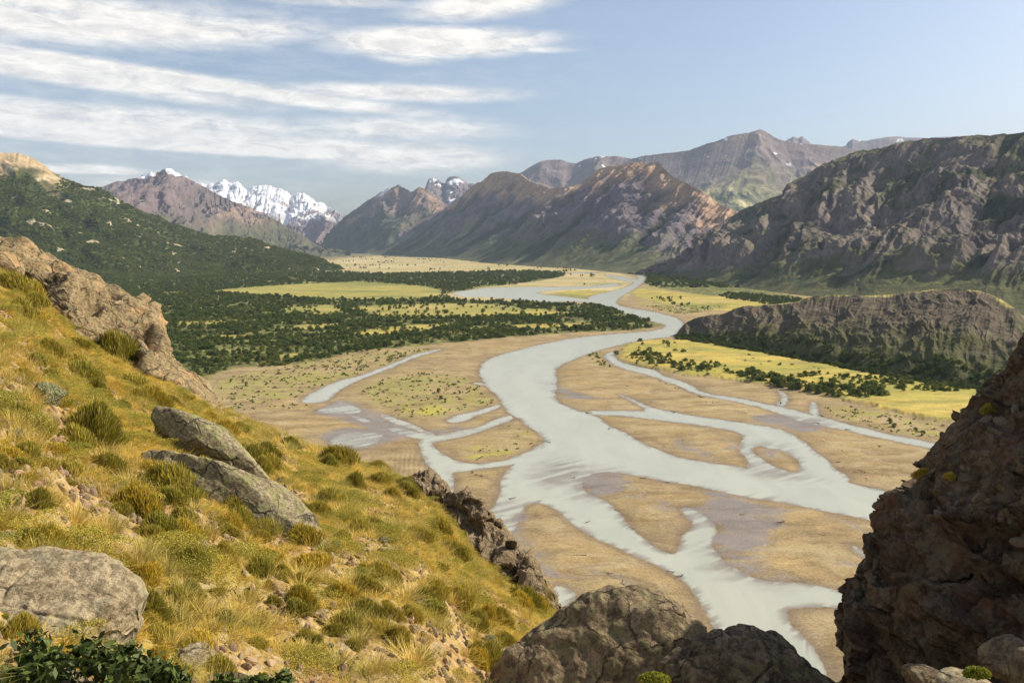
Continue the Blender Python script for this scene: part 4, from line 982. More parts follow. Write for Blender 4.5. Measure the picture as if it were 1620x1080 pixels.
# th=-180 -> left-most point; front is sin<0
th_ = th; px_ = np.sign(cs) * np.abs(cs)**.8; py_ = np.sign(sn) * np.abs(sn)**.9
G[..., 0] = (xl + rx)[:, None] + rx * px_[None]; G[..., 1] = D0 + np.where(sn < 0, ryf, ryb)[None] * py_[None] * (1 + .5 * sst(-1.5, -8, zr))[:, None] + 0.0
G[..., 2] = CAMH + zr[:, None]
def n_cl(G):
    x, y, z = G[..., 0], G[..., 1], G[..., 2]
    wq = .35 * fbm(x * .8, y * .8, z * .8, 3)
    h1, e1 = facet(x / 1.5 + wq, y / 1.5, z / 1.0 + wq, 0, 1., .6); h2, e2 = facet(x / .55 + wq, y / .55, z / .4 + wq, 5, 1., .6); h3, e3 = facet(x / .19 + wq, y / .19, z / .14, 9, 1., .6)
    d = .60 * h1 - .10 * sst(.06, 0, e1) + .34 * h2 - .04 * sst(.08, 0, e2) + .13 * h3 * sst(-.5, .1, fbm(x / 1.2, y / 1.2, z / 1.2 + 40, 3))
    d = d + .6 * fbm(x / 2.6, y / 2.6, z / 2.6 + 3, 4) + .14 * ridged(x / .8, y / .8, z / .6, 4) + .05 * fbm(x / .12, y / .12, z / .12, 4)
    # overhang with a dark hollow under it
    X_ = x / y; Zz = (z - CAMH) / y
    a1, b1 = ray(1545, 905); q = ((X_ - a1) / .045)**2 + ((Zz - b1) / .02)**2; d = d - .8 * np.exp(-q * q)
    return d
N = grid_normals(G); ctr = np.array([12., D0, 110.]); N *= np.sign((N * (G - G.mean((0, 1)))).sum(-1).mean())
dd = n_cl(G); dd = dd - np.percentile(dd, 90); side = np.abs(np.cos(th_ + math.pi))**6 * (np.cos(th_) < 0)
G = G + N * (dd * (1 - .6 * side[None]) )[..., None]
cap = []; mid = G[0].mean(0)
for k in range(1, 40):
    t_ = k / 39; cap.append(G[0] * (1 - t_) + mid * t_ + np.stack([0 * th, 0 * th, .25 * np.sin(t_ * 1.5) + .25 * fbm(G[0][:, 0] * (1 - t_), G[0][:, 1] + t_ * 3, 0 * th + t_, 4) * np.sin(t_ * 3.14)], 1))
G = np.concatenate([np.array(cap)[::-1], G])
me = np_mesh('cliff_face', G.reshape(-1, 3), grid_faces(*G.shape[:2]), R_red)
tag(link('rock_cliff', me), 'tall dark reddish cliff in shade filling the right edge of the photo', 'cliff')
CLG = G
# stones caught on the ledges of the cliff
led = [(1425,735,.12),(1433,735,.10),(1448,733,.13),(1520,738,.14),(1545,783,.22),(1565,786,.17),(1505,776,.14),(1512,790,.12),(1522,788,.13),(1530,797,.09),(1538,800,.08),(1500,792,.1),(1584,806,.12),(1578,820,.09),(1570,829,.09),(1608,853,.24),(1586,840,.12),(1592,825,.08),(1606,720,.06),(1480,810,.22),(1582,665,.26),(1604,645,.22),(1470,815,.18),(1560,655,.2)]
gx = CLG.reshape(-1, 3); gX = gx[:, 0] / gx[:, 1]; gZ = (gx[:, 2] - CAMH) / gx[:, 1]
for k, (px, py, s) in enumerate(led):
    X, Z = ray(px, py); d2 = (gX - X)**2 + (gZ - Z)**2; c = np.argsort(d2)[:12]; i = c[np.argmin(gx[c, 1])]; q = gx[i]
    o = link('stone', random.choice(st_protos), (q[0], q[1] - .03, q[2]), (random.uniform(-1,1), random.uniform(-1,1), random.uniform(0,6)), (s * 1.0, s * .75, s * .75))
    tag(o, 'pale stone lodged among the dark rocks of the right cliff', 'stone', 'stones lodged in the right cliff')
# stones and low rock at the foot of the cliff, bottom right
for k, (px, py, dpt, dm, lab) in enumerate([(1600,1040,8.5,(.6,.5,.45),'rounded brown rock at the bottom right corner below the cliff'),(1530,1092,7.5,(.7,.6,.25),'pale flat slab with moss at the bottom right edge'),(1462,1072,8.2,(.5,.4,.25),'small grey block at the bottom right beneath the cliff'),(1640,1070,7.2,(.4,.5,.5),'dark rock at the very bottom right corner')]):
    put_rock('rock', rock_mesh('rock', 70 + k, dm, 40, 10, 16, 0, .05, R_soilrock if k != 1 else R_tan), px, py, dpt, (.1, .1, k), lab, 'rock')
# ------------------------------------------------------------------ plants of the near slope
def blades(n, H, spread, r, wid=.02, seg=2, curl=.5, base_r=.1, up=.5, dome=False):
    """n thin curved blades from a tussock base"""
    a = r.uniform(0, 6.28, n); b = r.uniform(0, 1, n)**.6 * base_r
    p0 = np.stack([b * np.cos(a), b * np.sin(a), np.zeros(n)], 1)
    tilt = (b / base_r) * spread + r.normal(0, .12, n); ta = a + r.normal(0, .5, n)
    L = H * r.uniform(.6, 1.1, n)
    d = np.stack([np.sin(tilt) * np.cos(ta), np.sin(tilt) * np.sin(ta), np.cos(tilt)], 1)
    side = np.stack([-np.sin(ta + r.normal(0, .8, n)), np.cos(ta), 0 * ta], 1); V = []
    for k in range(seg + 1):
        t = k / seg; p = p0 + d * (L * t)[:, None] + np.stack([np.cos(ta), np.sin(ta), -.6 + 0 * ta], 1) * (curl * L * t * t * np.sin(np.clip(tilt, .1, 1)))[:, None]
        w = wid * (1 - t * .85); V += [p - side * w / 2, p + side * w / 2]
    V = np.stack(V, 1).reshape(-1, 3); o = np.arange(n)[:, None] * (2 * (seg + 1)); Fs = []
    for k in range(seg): Fs.append(o + np.array([2*k, 2*k+1, 2*k+3, 2*k+2]))
    F_ = np.concatenate(Fs); return V, F_, 2 * (seg + 1), np.tile(np.repeat(np.arange(seg + 1) / seg, 2), n)
def grass_proto(seed, H=.105):
    r = np.random.default_rng(seed); V, F_, k, t = blades(72, H, 1.2, r, .0065, 2, .6, .07)
    straw = np.array([.64,.455,.11]); green = np.array([.33,.30,.045])
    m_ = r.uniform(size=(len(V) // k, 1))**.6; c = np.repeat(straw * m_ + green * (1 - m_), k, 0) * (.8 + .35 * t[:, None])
    return V, F_, c
def shrub_arrays(seed, W=1.0, H=.62, n=3600):
    """domed spiny shrub of short upright twigs"""
    r = np.random.default_rng(seed); V = []; Fc = []; Cc = []; off = 0
    a = r.uniform(0, 6.28, n); cz = r.uniform(0, 1, n)**.8; rr = np.sqrt(np.clip(1 - cz**2, 0, 1)) * r.uniform(.55, 1.0, n)
    lob = 1 + .22 * np.sin(a * 3 + seed) + .12 * np.sin(a * 5 + 2 * seed)
    p = np.stack([rr * np.cos(a) * W / 2 * lob, rr * np.sin(a) * W / 2 * lob, cz * H * r.uniform(.6, 1., n)], 1)
    d = p * np.array([1 / W, 1 / W, 1.2 / H]) + np.array([0, 0, .8]); d += r.normal(size=(n, 3)) * .25; d /= np.linalg.norm(d, axis=1)[:, None]
    L = r.uniform(.06, .15, n) * (W * .8 + .2); sd = np.cross(d, r.normal(size=(n, 3))); sd /= np.linalg.norm(sd, axis=1)[:, None]; w = .0075
    q = [p - sd * w - d * .06, p + sd * w - d * .06, p + d * L[:, None] * .6 + sd * w * .9, p + d * L[:, None], p + d * L[:, None] * .6 - sd * w * .9]
    V = np.stack(q, 1).reshape(-1, 3); F_ = np.arange(5 * n).reshape(n, 5)
    g = r.uniform(size=(n, 1)); dry = (r.uniform(size=(n, 1)) < .12)
    c = np.array([.16,.165,.025]) * (1 - g) + np.array([.44,.37,.05]) * g; c = np.where(dry, np.array([.40,.30,.14]), c)
    C = np.repeat(c, 5, 0); C = C.reshape(n, 5, 3); C[:, 3] *= 1.25; return V, F_, C.reshape(-1, 3)
M_plant = MB('plant blades'); m = M_plant
t = m.attr('tint', 'Fac', 'INSTANCER'); c = m.mix(1, m.attr('Col', 'Color'), m.ramp(t, [(0, (.62,.72,.55)), (.5, (1,1,1)), (1, (1.35,1.2,1.05))]), 'MULTIPLY')
def leafy(m, c, tr_=.25):
    b = m.bsdf(c, .75, None, .12); tr = m.new('ShaderNodeBsdfTranslucent'); m.put(tr.inputs[0], c); mx = m.new('ShaderNodeMixShader'); mx.inputs[0].default_value = tr_
    m.nt.links.new(b.outputs[0], mx.inputs[1]); m.nt.links.new(tr.outputs[0], mx.inputs[2]); m.nt.links.new(mx.outputs[0], m.out.inputs[0])
leafy(m, c)
m = MB('shrub twigs'); rd = m.new('ShaderNodeObjectInfo').outputs['Random']
c = m.mix(1, m.attr('Col', 'Color'), m.ramp(rd, [(0, (.80,.82,.8)), (.5, (1.05,1,1)), (1, (1.5,1.25,.95))]), 'MULTIPLY'); leafy(m, c); M_shrub = m.m
# grass: thousands of tufts
N0 = 150000
X = rng.uniform(-.78, .12, N0); y = 2.2 + rng.uniform(0, 1, N0)**.62 * 54
R = np.interp(X, eX, eR); okk = y < R * .995; X = X[okk]; y = y[okk]; x = X * y
pn = fbm(x / 2.6, y / 2.6, 0 * x + 8, 5); pn2 = fbm(x / .9, y / .9, 0 * x + 14, 3)
R = np.interp(X, eX, eR); spn = sst(.80, .92, y / R) * sst(-.48, -.40, X) * sst(-.14, -.2, X)
bs = on_slope(660, 1000); bare_ = .75 * np.exp(-((x - bs[0]) / 3.2)**2 - ((y - bs[1]) / 4.5)**2)
okk = rng.uniform(size=len(x)) < np.clip(.30 + pn * 2.5 + pn2 * 1.5 - bare_, .04, 1) * (1 - .75 * spn)
bb = at_px(40, 1016, 6.5); okk &= np.hypot((x - bb[0]) / .72, (y - bb[1]) / .75) > 1
x = x[okk]; y = y[okk]; pn = pn[okk]; pn2 = pn2[okk]; z = hill_z(x, y); n = len(x)
rot = np.stack([rng.normal(0, .12, n) + .1, rng.normal(.12, .12, n), rng.uniform(0, 6.28, n)], 1)
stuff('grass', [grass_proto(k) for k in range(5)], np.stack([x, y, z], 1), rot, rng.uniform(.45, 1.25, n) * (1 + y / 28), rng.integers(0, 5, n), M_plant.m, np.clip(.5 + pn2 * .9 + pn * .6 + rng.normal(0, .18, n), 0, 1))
print('grass', n)
def tuss(seed):
    r = np.random.default_rng(seed); V, F_, k, t = blades(150, .30, .75, r, .009, 2, .7, .11)
    m_ = r.uniform(size=(len(V) // k, 1)); c = np.repeat(np.array([.62,.48,.17]) * m_ + np.array([.42,.36,.085]) * (1 - m_), k, 0); return V, F_, c
X = rng.uniform(-.76, .11, 5200); yt = 3.5 + rng.uniform(0, 1, 5200)**.7 * 44; okt = yt < np.interp(X, eX, eR) * .99; xt = (X * yt)[okt]; yt = yt[okt]
okt = (fbm(xt / 1.6, yt / 1.6, 0 * xt + 51, 3) + rng.normal(0, .12, len(xt)) > -.02) & (np.hypot((xt - bb[0]) / .8, (yt - bb[1]) / .85) > 1); xt = xt[okt]; yt = yt[okt]; nt_ = len(xt)
stuff('tussock_grass', [tuss(k) for k in range(4)], np.stack([xt, yt, hill_z(xt, yt) - .01], 1), np.stack([rng.normal(0, .15, nt_), rng.normal(.15, .15, nt_), rng.uniform(0, 6.28, nt_)], 1), rng.uniform(.4, 1.1, nt_) * (1 + yt / 90), rng.integers(0, 4, nt_), M_plant.m, rng.uniform(.1, 1, nt_))
# low green-yellow mat plants and pebbles
def mat_proto(seed):
    r = np.random.default_rng(seed); n = 2600; a = r.uniform(0, 6.28, n); q = r.uniform(0, 1, n)**.5 * .3
    cen = np.stack([q * np.cos(a) * 1.3, q * np.sin(a), .10 * (1 - (q / .3)**2) + r.uniform(0, .05, n)], 1); v, f = leaf_quads(cen, .009, r=r)
    c = np.repeat(np.array([.33,.31,.06]) * r.uniform(.6, 1.3, (n, 1)), 4, 0); return v, f, c
k_ = fbm(x / 1.5, y / 1.5, 0 * x + 31, 4); s_ = np.nonzero((k_ > .08) & (rng.uniform(size=n) < .22))[0]
stuff('mat_plants', [mat_proto(k) for k in range(3)], np.stack([x, y, z], 1)[s_] - np.array([0, 0, .02]), np.stack([0 * s_ + .1, 0 * s_ + .3, rng.uniform(0, 6.28, len(s_))], 1), rng.uniform(.6, 1.5, len(s_)), rng.integers(0, 3, len(s_)), M_plant.m, rng.uniform(.3, 1, len(s_)))
def peb(seed):
    D_, F_ = cube_sphere(3); r = np.random.default_rng(seed); nr = r.normal(size=(7, 3)); nr /= np.linalg.norm(nr, axis=1)[:, None]
    dd_ = np.clip(D_ @ nr.T, 1e-3, None) / r.uniform(.5, 1, 7); P = D_ / (np.sum(dd_**30, 1) + 1)[:, None]**(1/30) * np.array([.06,.045,.03])
    return P, F_, np.tile(np.array([[.34,.255,.165]]) * r.uniform(.7, 1.25), (len(P), 1))
n = 30000; X = rng.uniform(-.75, .12, n); y = 3 + rng.uniform(0, 1, n)**.7 * 40; okk = y < np.interp(X, eX, eR); x = (X * y)[okk]; y = y[okk]
bz_ = fbm(x / 2.6, y / 2.6, 0 * x + 8, 5); okk = (bz_ + rng.normal(0, .15, len(x))) < .02; x = x[okk]; y = y[okk]; z = hill_z(x, y); n = len(x)
stuff('slope_gravel', [peb(k) for k in range(5)], np.stack([x, y, z + .03], 1), rng.uniform(0, 3, (n, 3)), rng.uniform(.25, 1.5, n)**1.3, rng.integers(0, 5, n), M_plant.m, rng.uniform(.3, 1, n))
# shrubs, traced then filled in
sh = [np_mesh('shrub', *(lambda v, f, c: (v, f, M_shrub, {'Col': c}))(*shrub_arrays(k, 1., .60, 3600)), smooth=False) for k in range(5)]
def shrub(px, py, wpx, label, group=None, kind=None):
    q = on_slope(px, py)
    if q is None: return None
    s = wpx * q[1] / 1260 * 1.05
    o = link('shrub', kind or random.choice(sh), (q[0], q[1], q[2] - .04 * s), (.1, .22, random.uniform(0, 6.28)), (s * random.uniform(.8, 1.25), s * random.uniform(.8, 1.2), s * random.uniform(.65, 1.25)))
    tag(o, label, 'shrub', group); return o
for a in [(20,462,62,'yellow topped shrub at the left edge just below the outcrop crest'),(86,462,36,'small yellow shrub against the shaded hollow of the outcrop'),
 (186,572,66,'wide yellow green shrub at the foot of the outcrop'),(128,588,44,'round green shrub left of the wide yellow one below the outcrop'),(205,612,52,'green shrub below the wide yellow shrub under the outcrop'),
 (105,510,36,'small shrub in the shade of the outcrop, lower one'),(58,488,34,'low shrub on the slope left of the outcrop shade'),
 (145,694,84,'large dark olive shrub left of the upper lichen boulder'),(68,690,50,'round olive shrub near the left edge beside the cushion plants'),(262,682,44,'shrub just left of the upper long boulder'),
 (120,715,60,'shrub below the large dark olive one near the left edge'),(40,725,56,'shrub at the left edge in the middle of the slope'),
 (235,640,50,'yellowish shrub above the upper long boulder'),(170,745,50,'dark green shrub on the slope left of the lower boulder'),
 (216,815,84,'big dark shrub with dry twigs left below the lower long boulder'),(265,780,76,'bright yellow green shrub touching the left end of the lower boulder'),
 (374,820,56,'olive shrub leaning against the front of the lower long boulder'),(408,858,34,'small shrub under the right part of the lower boulder'),
 (232,980,62,'dark green shrub right of the big pale boulder'),(295,975,26,'tiny shrub right of the dark shrub by the big pale boulder'),(352,985,40,'round dark shrub in the lower left part of the slope'),
 (598,918,50,'domed olive shrub in the lower middle of the slope'),(528,945,38,'very dark round shrub in the lower middle of the slope'),
 (630,1018,46,'olive shrub on bare soil near the bottom of the slope'),(722,960,60,'yellow green shrub left of the crag foot'),
 (660,855,46,'shrub beneath the upper end of the jagged crag'),(698,850,44,'bright shrub right beside the jagged crag'),(620,790,36,'shrub on the slope edge just left of the crag'),
 (520,800,60,'tall yellowish shrub right of the lower long boulder'),(458,710,30,'small shrub right of the upper long boulder'),(427,745,48,'yellow shrub close to the tip of the upper boulder'),
 (487,905,60,'grassy shrub below the tip of the lower boulder'),(420,893,50,'shrub a little below the lower boulder'),(355,885,48,'pale dry shrub in the middle of the slope'),
 (560,770,36,'shrub near the slope edge above the river'),(590,835,40,'shrub in the middle of the slope right of the boulders'),(540,855,40,'low shrub between the boulder tip and the crag'),
 (770,1055,60,'bright green grassy shrub beside the rounded bottom boulder'),(755,1030,30,'small green shrub next to the grey cushion near the bottom boulder'),
 (395,955,30,'little shrub on the lower slope right of the round dark one'),(470,975,46,'dry grassy shrub in the lower slope'),(405,1030,44,'shrub near the bottom edge of the slope'),
 (195,905,44,'shrub above the big pale boulder'),(70,870,56,'dark olive shrub above the big pale boulder at left'),(690,905,40,'dull shrub left of the crag middle')]:
    shrub(*a)
n_ = 0
while n_ < 245:
    if n_ % 4 == 0 or random.random() < .25: pp_ = (random.uniform(-20, 880), random.uniform(440, 1078))
    px, py = pp_[0] + random.gauss(0, 26), pp_[1] + random.gauss(0, 18)
    q = on_slope(px, py)
    if q is None or q[1] > 43: n_ += random.random() < .02; continue
    if shrub(px, py, random.uniform(14, 50) * (.6 + py / 1800), 'small olive green shrub scattered over the near grassy slope', 'small shrubs on the near slope'): n_ += 1
# grey-green cushion plants
m = MB('cushion plant'); oc = m.coord('Object'); v = m.vor(oc, 34); nn = m.noise(oc, 9, 5)
col = m.mix(m.mr(nn, .35, .65), (.17,.175,.085), (.29,.29,.165)); m.bsdf(m.mix(m.mr(v, .3, .6, 0, .5), col, (.09,.10,.05)), .95, m.bump(m.math('ADD', v, m.math('MULTIPLY', nn, .5)), .03, 1.), .1); M_cush = m.m
cu = [rock_mesh('cushion_plant', 90 + k, (1, .85, .62), 30, 16, 4, .10, .05, M_cush, lump=.45, cscale=3.) for k in range(4)]
for px, py, wpx, lab in [(68,636,72,'largest grey green cushion plant near the left edge'),(112,645,34,'small cushion plant right of the largest one'),(22,693,44,'cushion plant at the left edge lower down'),
  (500,866,34,'left cushion plant below the tip of the lower boulder'),(530,868,30,'right cushion plant below the tip of the lower boulder'),(604,860,30,'grey cushion plant in the middle of the slope left of the crag'),(614,878,36,'darker cushion plant below the grey one left of the crag'),
  (770,1018,34,'grey round cushion plant near the rounded bottom boulder'),(660,958,36,'dark cushion plant on the bare soil'),(520,1028,32,'pale cushion plant near the bottom of the slope'),(400,952,28,'small round cushion plant on the lower slope'),(720,925,28,'flat cushion plant left of the crag foot'),(440,765,26,'cushion plant between the two long boulders'),(655,880,24,'little cushion plant near the crag'),(170,735,26,'tiny cushion plant left of the boulders')]:
    q = on_slope(px, py); 
    if q is None: continue
    s = wpx * q[1] / 1260
    tag(link('cushion_plant', random.choice(cu), (q[0], q[1], q[2] + .08 * s), (.2, .3, random.uniform(0, 6)), (s, s, s)), lab, 'plant')
# leafy dark bush at the bottom left corner
def leafy_bush(seed, W, H, n, leaf):
    r = np.random.default_rng(seed); K = 26; cc = r.uniform(-1, 1, (K, 3)) * np.array([W / 2, W / 5, H / 2.2]) + np.array([0, 0, H * .4])
    cen = np.concatenate([c_ + r.normal(size=(n // K, 3)) * np.array([W * .07, W * .07, H * .14]) for c_ in cc]); v, f = leaf_quads(cen, leaf, asp=2.2, r=r)
    c = np.repeat(np.array([.045,.064,.012]) * r.uniform(.6, 1.8, (len(cen), 1)), 4, 0); return v, f, c
m = MB('dark glossy leaves'); c = m.attr('Col', 'Color'); m.bsdf(c, .55, None, .25); M_leaf = m.m
for px, py, dpt, W, H, lab in [(125,1072,5.2,.85,.34,'dark leafy bush in front of the big pale boulder at the bottom edge'),(235,1085,5.4,.5,.28,'dark leafy bush right of the other one at the bottom edge'),(395,1092,6.5,.55,.2,'low green leafy patch at the bottom edge of the slope'),(15,1085,5.0,.3,.2,'small leafy bush at the bottom left corner')]:
    q = at_px(px, py, dpt); v, f, c = leafy_bush(int(px), W, H, 2200, .035)
    tag(link('leafy_bush', np_mesh('leafy_bush', v, f, M_leaf, {'Col': c}, smooth=False), (q[0], q[1], q[2] - .1)), lab, 'bush')
# moss patches bottom right, little tufts on the cliff
def moss(px, py, dpt, s, lab):
    q = at_px(px, py, dpt); r = np.random.default_rng(int(px)); n = 1500; a = r.uniform(0, 6.28, n); b = r.uniform(0, 1, n)**.5
    cen = np.stack([b * np.cos(a) * s, b * np.sin(a) * s * .5, .35 * s * (1 - b**2) + r.uniform(0, .03, n)], 1); v, f = leaf_quads(cen, .035, r=r)
    tag(link('moss_patch', np_mesh('moss_patch', v, f, M_shrub, {'Col': np.repeat(np.array([.34,.36,.05]) * r.uniform(.5, 1.2, (n, 1)), 4, 0)}, smooth=False), tuple(q)), lab, 'plant')
moss(1035, 1076, 9.6, .2, 'bright yellow moss between the two bottom boulders')
moss(1545, 1068, 7.2, .12, 'yellow green moss on the pale slab at the bottom right')
for k, (px, py, s, lab) in enumerate([(1455,745,.30,'green tuft on the edge of the cliff ledge'),(1557,650,.32,'dark green tuft high on the right cliff'),(1500,750,.2,'small mossy tuft in the middle of the cliff')]):
    X, Z = ray(px, py); d2 = (gX - X)**2 + (gZ - Z)**2; c_ = np.argsort(d2)[:12]; i = c_[np.argmin(gx[c_, 1])]; q = gx[i]
    tag(link('tuft', sh[k], (q[0], q[1] - .05, q[2] - .05), (.4, -.2, k), (s, s, s)), lab, 'plant')
# ------------------------------------------------------------------ driftwood and snags on the gravel
m = MB('driftwood'); m.bsdf(m.ramp(m.noise(m.coord('Object'), 2.), [(.3, (.06,.045,.035)), (.7, (.16,.13,.10))]), .9); M_wood = m.m
def log_mesh(seed):
    r = np.random.default_rng(seed); V, Fc = [], []
    def tube(p, rad):
        o = len(V) * 6 if False else sum(len(q) for q in V)
        for (a, ra) in zip(p, rad):
            t = np.arange(6) * math.pi / 3; V.append(np.stack([np.full(6, a[0]), a[1] + ra * np.cos(t), a[2] + ra * np.sin(t)], 1))
        for i in range(len(p) - 1):
            for j in range(6): Fc.append((o + i*6 + j, o + i*6 + (j+1) % 6, o + (i+1)*6 + (j+1) % 6, o + (i+1)*6 + j))
    p = [np.array([-2.5 + k, r.normal() * .15, .2 + .12 * k * r.uniform(0, 1)]) for k in range(6)]; tube(p, [.32,.26,.22,.18,.13,.05])
    for k in range(6):
        a = p[0] if k < 4 else p[3]; d = np.array([-.6 if k < 4 else .6, r.normal() * .8, r.uniform(.2, 1.1)]); tube([a, a + d * .5, a + d], [.12,.08,.02])
    return np.concatenate(V), np.array(Fc)
lm = [np_mesh('driftwood', *log_mesh(k), M_wood) for k in range(4)]
for k, (px, py, s, lab) in enumerate([(933,654,1.0,'dark snag at the tip of the gravel spit by the main channel'),(964,678,.8,'driftwood stuck in the middle of the main channel'),(1297,658,.9,'light driftwood in the right hand channel'),(1290,670,1.0,'dark snag on the bar by the right hand channel'),(1233,828,1.0,'black root stump at the left tip of the lower right bar'),(1302,848,.6,'small log on the lower right gravel bar'),(1175,815,.5,'tiny snag on the wet purple sand'),(906,757,.6,'snag in the shallows left of the main river'),(998,836,.6,'snag in the lower channel'),(931,826,.6,'twig cluster in the lower left channel'),(812,789,.8,'log in the shallow water by the crag'),(916,880,.9,'log on the lower left gravel bar'),(1073,913,.8,'dark log on the bank of the lower channel'),(1059,905,.6,'small log just above the one on the lower bank'),(1018,757,.6,'twig at the head of the sand bar'),(1054,763,.6,'twig on the edge of the main channel below'),(1064,652,.9,'snag on the bar above the middle channel'),(866,700,.8,'driftwood at the tip of the left island'),(845,706,.6,'log in the small channel left of the main river'),(1342,680,.8,'log on the right gravel bar'),(1005,684,.5,'small snag on the right bank of the main river'),(852,793,.5,'twigs at the top of the lower left bar'),(1380,868,.5,'log by the small pool near the cliff'),(1345,700,.7,'branching driftwood on the right gravel bar')]):
    x_, y_ = floor_pt(px, py); tag(link('driftwood', lm[k % 4], (float(x_), float(y_), .25), (0, 0, random.uniform(0, 6.28)), (s, s, s)), lab, 'driftwood')
mr_ = random.Random(4)
def scatter_bits(polys, n, label, group):
    pw = [poly_world(p, 1) for p in polys]; c = 0
    while c < n:
        p = mr_.choice(pw); lo, hi = p.min(0), p.max(0); q = np.array([[mr_.uniform(lo[0], hi[0]), mr_.uniform(lo[1], hi[1])]])
        if sdf(q, p)[0] < 1 or union(q, WATER, 1)[0] > -1: continue
        s = mr_.uniform(.35, 1.0) * q[0, 1] / 600
        tag(link('driftwood', lm[mr_.randrange(4)], (q[0, 0], q[0, 1], .3), (0, 0, mr_.uniform(0, 6.28)), (s, s, s)), label, 'driftwood', group); c += 1
scatter_bits([[(890,600),(1000,590),(1200,645),(1160,665),(1000,632)],[(1000,590),(1200,640),(1195,660),(1080,640)]], 34, 'small dark driftwood scattered on the pale bar right of the river bend', 'driftwood on the bar right of the bend')
scatter_bits([[(1280,690),(1380,690),(1440,740),(1420,775),(1340,750)]], 30, 'small dark driftwood scattered on the gravel bar above the main channel near the cliff', 'driftwood on the bar near the cliff')
scatter_bits([[(830,810),(900,860),(1060,930),(1110,990),(980,930),(860,860)]], 22, 'small dark driftwood scattered on the lower left gravel bar', 'driftwood on the lower left bar')
# ------------------------------------------------------------------ air
bx0, bx1, by0, by1, bz0, bz1 = -19000, 19000, -3000, 19000, -8., 2600.
v = np.array([(a, b, c) for a in (bx0, bx1) for b in (by0, by1) for c in (bz0, bz1)])
f = np.array([(0,1,3,2),(4,6,7,5),(0,4,5,1),(2,3,7,6),(0,2,6,4),(1,5,7,3)])
hz = bpy.data.materials.new('haze'); hz.use_nodes = True; nt = hz.node_tree; nt.nodes.clear()
vo = nt.nodes.new('ShaderNodeVolumePrincipled'); ou = nt.nodes.new('ShaderNodeOutputMaterial')
vo.inputs['Color'].default_value = (.62,.77,1,1); vo.inputs['Density'].default_value = 2.9e-5
nt.links.new(vo.outputs[0], ou.inputs['Volume'])
if not globals().get('NOHAZE'):
    tag(link('haze', np_mesh('haze', v, f, hz, smooth=False)), kind='stuff')
# ------------------------------------------------------------------ sky
w = bpy.data.worlds.new('World'); scene.world = w; w.use_nodes = True; nt = w.node_tree; nt.nodes.clear()
class WB(MB):
    def __init__(s, nt): s.nt = nt; s.n = nt.nodes
W = WB(nt)
out = W.new('ShaderNodeOutputWorld'); bg = W.new('ShaderNodeBackground'); sky = W.new('ShaderNodeTexSky')
sky.sky_type = 'NISHITA'; sky.sun_disc = False; sky.sun_elevation = SUN_EL; sky.sun_rotation = SUN_AZ
sky.altitude = 500; sky.air_density = 1.0; sky.dust_density = 3.2; sky.ozone_density = 1.6
tc = W.new('ShaderNodeTexCoord'); sep = W.new('ShaderNodeSeparateXYZ'); W.put(sep.inputs[0], tc.outputs['Generated'])
dx, dy, dz = sep.outputs
# azimuth and height of the viewing direction (real sky directions, the same from anywhere)
az = W.math('ARCTAN2', dx, dy); hyp = W.math('SQRT', W.math('ADD', W.math('MULTIPLY', dx, dx), W.math('MULTIPLY', dy, dy)))
el = W.math('ARCTAN2', dz, hyp)
cmb = W.new('ShaderNodeCombineXYZ'); W.put(cmb.inputs[0], az); W.put(cmb.inputs[1], el)
def mapped(scale, rot=0.):
    m_ = W.new('ShaderNodeMapping'); W.put(m_.inputs['Vector'], cmb.outputs[0]); m_.inputs['Scale'].default_value = (*scale, 1); m_.inputs['Rotation'].default_value = (0, 0, rot); return m_.outputs[0]
warp = W.noise(mapped((2.2, 7)), 1.3, 5, .6)
warp2 = W.noise(mapped((5, 16)), 1.6, 5, .6)
def ang(px, py):
    X, Z = ray(px, py); return math.atan(X), math.atan(Z / math.hypot(1, X))
def blob(px, py, rx, ry, k=.55, tilt=0., lo=0., hi=1.):
    a, e_ = ang(px, py); a1, _ = ang(px + rx, py); _, e1 = ang(px, py - ry)
    u = W.math('DIVIDE', W.math('SUBTRACT', az, a), abs(a1 - a))
    vv = W.math('SUBTRACT', W.math('SUBTRACT', el, e_), W.math('MULTIPLY', W.math('SUBTRACT', az, a), tilt))
    vv = W.math('DIVIDE', vv, abs(e1 - e_))
    vv = W.math('ADD', vv, W.math('MULTIPLY', W.math('SUBTRACT', warp, .5), k * 3)); vv = W.math('ADD', vv, W.math('MULTIPLY', W.math('SUBTRACT', warp2, .5), k * 1.6))
    d = W.math('SQRT', W.math('ADD', W.math('MULTIPLY', u, u), W.math('MULTIPLY', vv, vv)))
    return W.mr(d, 1.0, .25, lo, hi, True)
fine_ = W.noise(mapped((7, 26), .12), 3.2, 10, .68, .5)
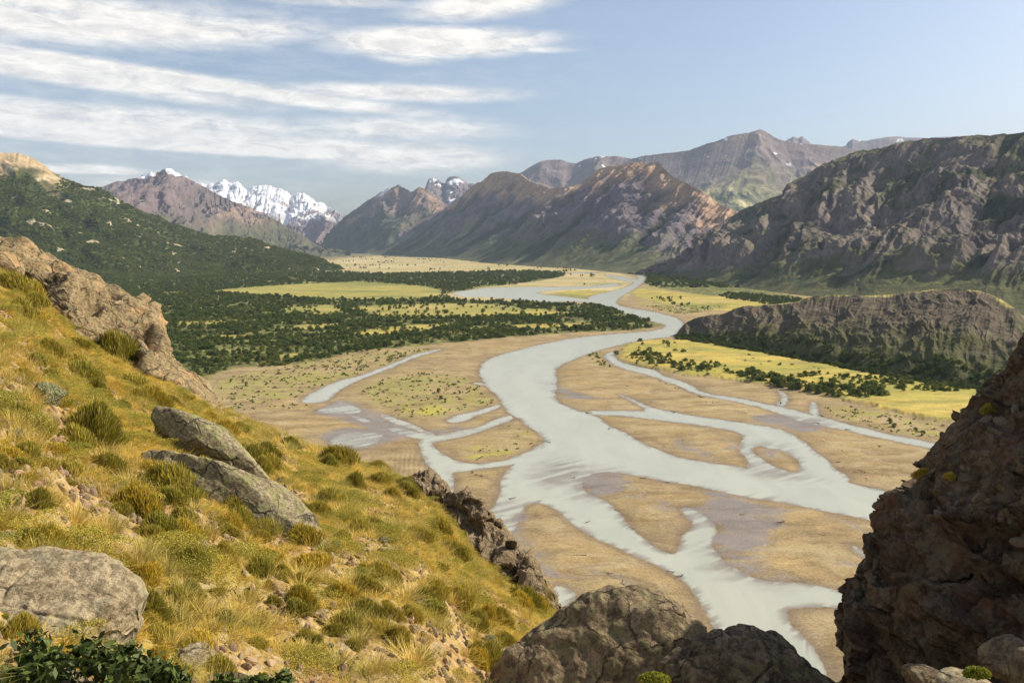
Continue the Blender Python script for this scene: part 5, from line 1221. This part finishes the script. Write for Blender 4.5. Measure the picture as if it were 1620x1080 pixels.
fib = W.noise(mapped((6, 70), -.16), 2.0, 9, .66, .7)
streaks = W.noise(mapped((1.8, 20), .05), 1.8, 9, .66, .4)
tot = None
for (px, py, rx, ry, k, tilt, hi) in [
    (700,68,245,34,.14,.02,1.35),(800,78,150,10,.2,-.01,.7),(640,90,80,18,.2,-.03,.6),
    (150,205,760,26,.10,-.03,1.15),(330,234,560,13,.10,-.03,1.0),(100,180,700,30,.12,-.02,.75),
    (60,110,460,26,.14,-.10,.95),(330,135,520,20,.14,-.09,1.0),(640,148,260,20,.22,.0,.8),(640,205,230,28,.22,.0,.75),
    (650,250,200,34,.22,-.01,.85),(140,268,120,12,.12,0,.85),(240,290,200,16,.2,0,.35),
    (60,25,560,62,.26,.04,.85),(330,45,260,34,.25,.05,.7),(780,4,190,34,.25,.12,.9),(520,2,200,12,.2,0,.4)]:
    b = blob(px, py, rx, ry, k, tilt, 0., hi)
    tot = b if tot is None else W.math('MAXIMUM', tot, b)
tx = W.math('ADD', W.math('MULTIPLY', streaks, .65), W.math('ADD', W.math('MULTIPLY', fine_, .5), W.math('MULTIPLY', fib, .35)))   # about .75 mean
cov = W.math('MULTIPLY', tot, W.mr(tx, .44, .76, .36, 1.15))
cov = W.math('ADD', cov, W.math('MULTIPLY', W.mr(az, .25, -.7, 0, 1), W.mr(tx, .60, .95, 0, .45)), clamp=True)
sk = W.mix(1, sky.outputs[0], (.104,.103,.102), 'MULTIPLY')
grey = W.mix(W.mr(fine_, .35, .62), (.58,.55,.52), (.90,.85,.77))
colr = W.mix(W.math('MULTIPLY', cov, .93), sk, grey)
W.put(bg.inputs[0], colr); bg.inputs[1].default_value = 1.0
nt.links.new(bg.outputs[0], out.inputs[0])
scene.view_settings.view_transform = 'Standard'; scene.view_settings.look = 'None'
scene.view_settings.exposure = 0.55; scene.view_settings.gamma = 1
scene.cycles.max_bounces = 5; scene.cycles.diffuse_bounces = 2; scene.cycles.glossy_bounces = 2; scene.cycles.volume_bounces = 0
scene.cycles.transparent_max_bounces = 8
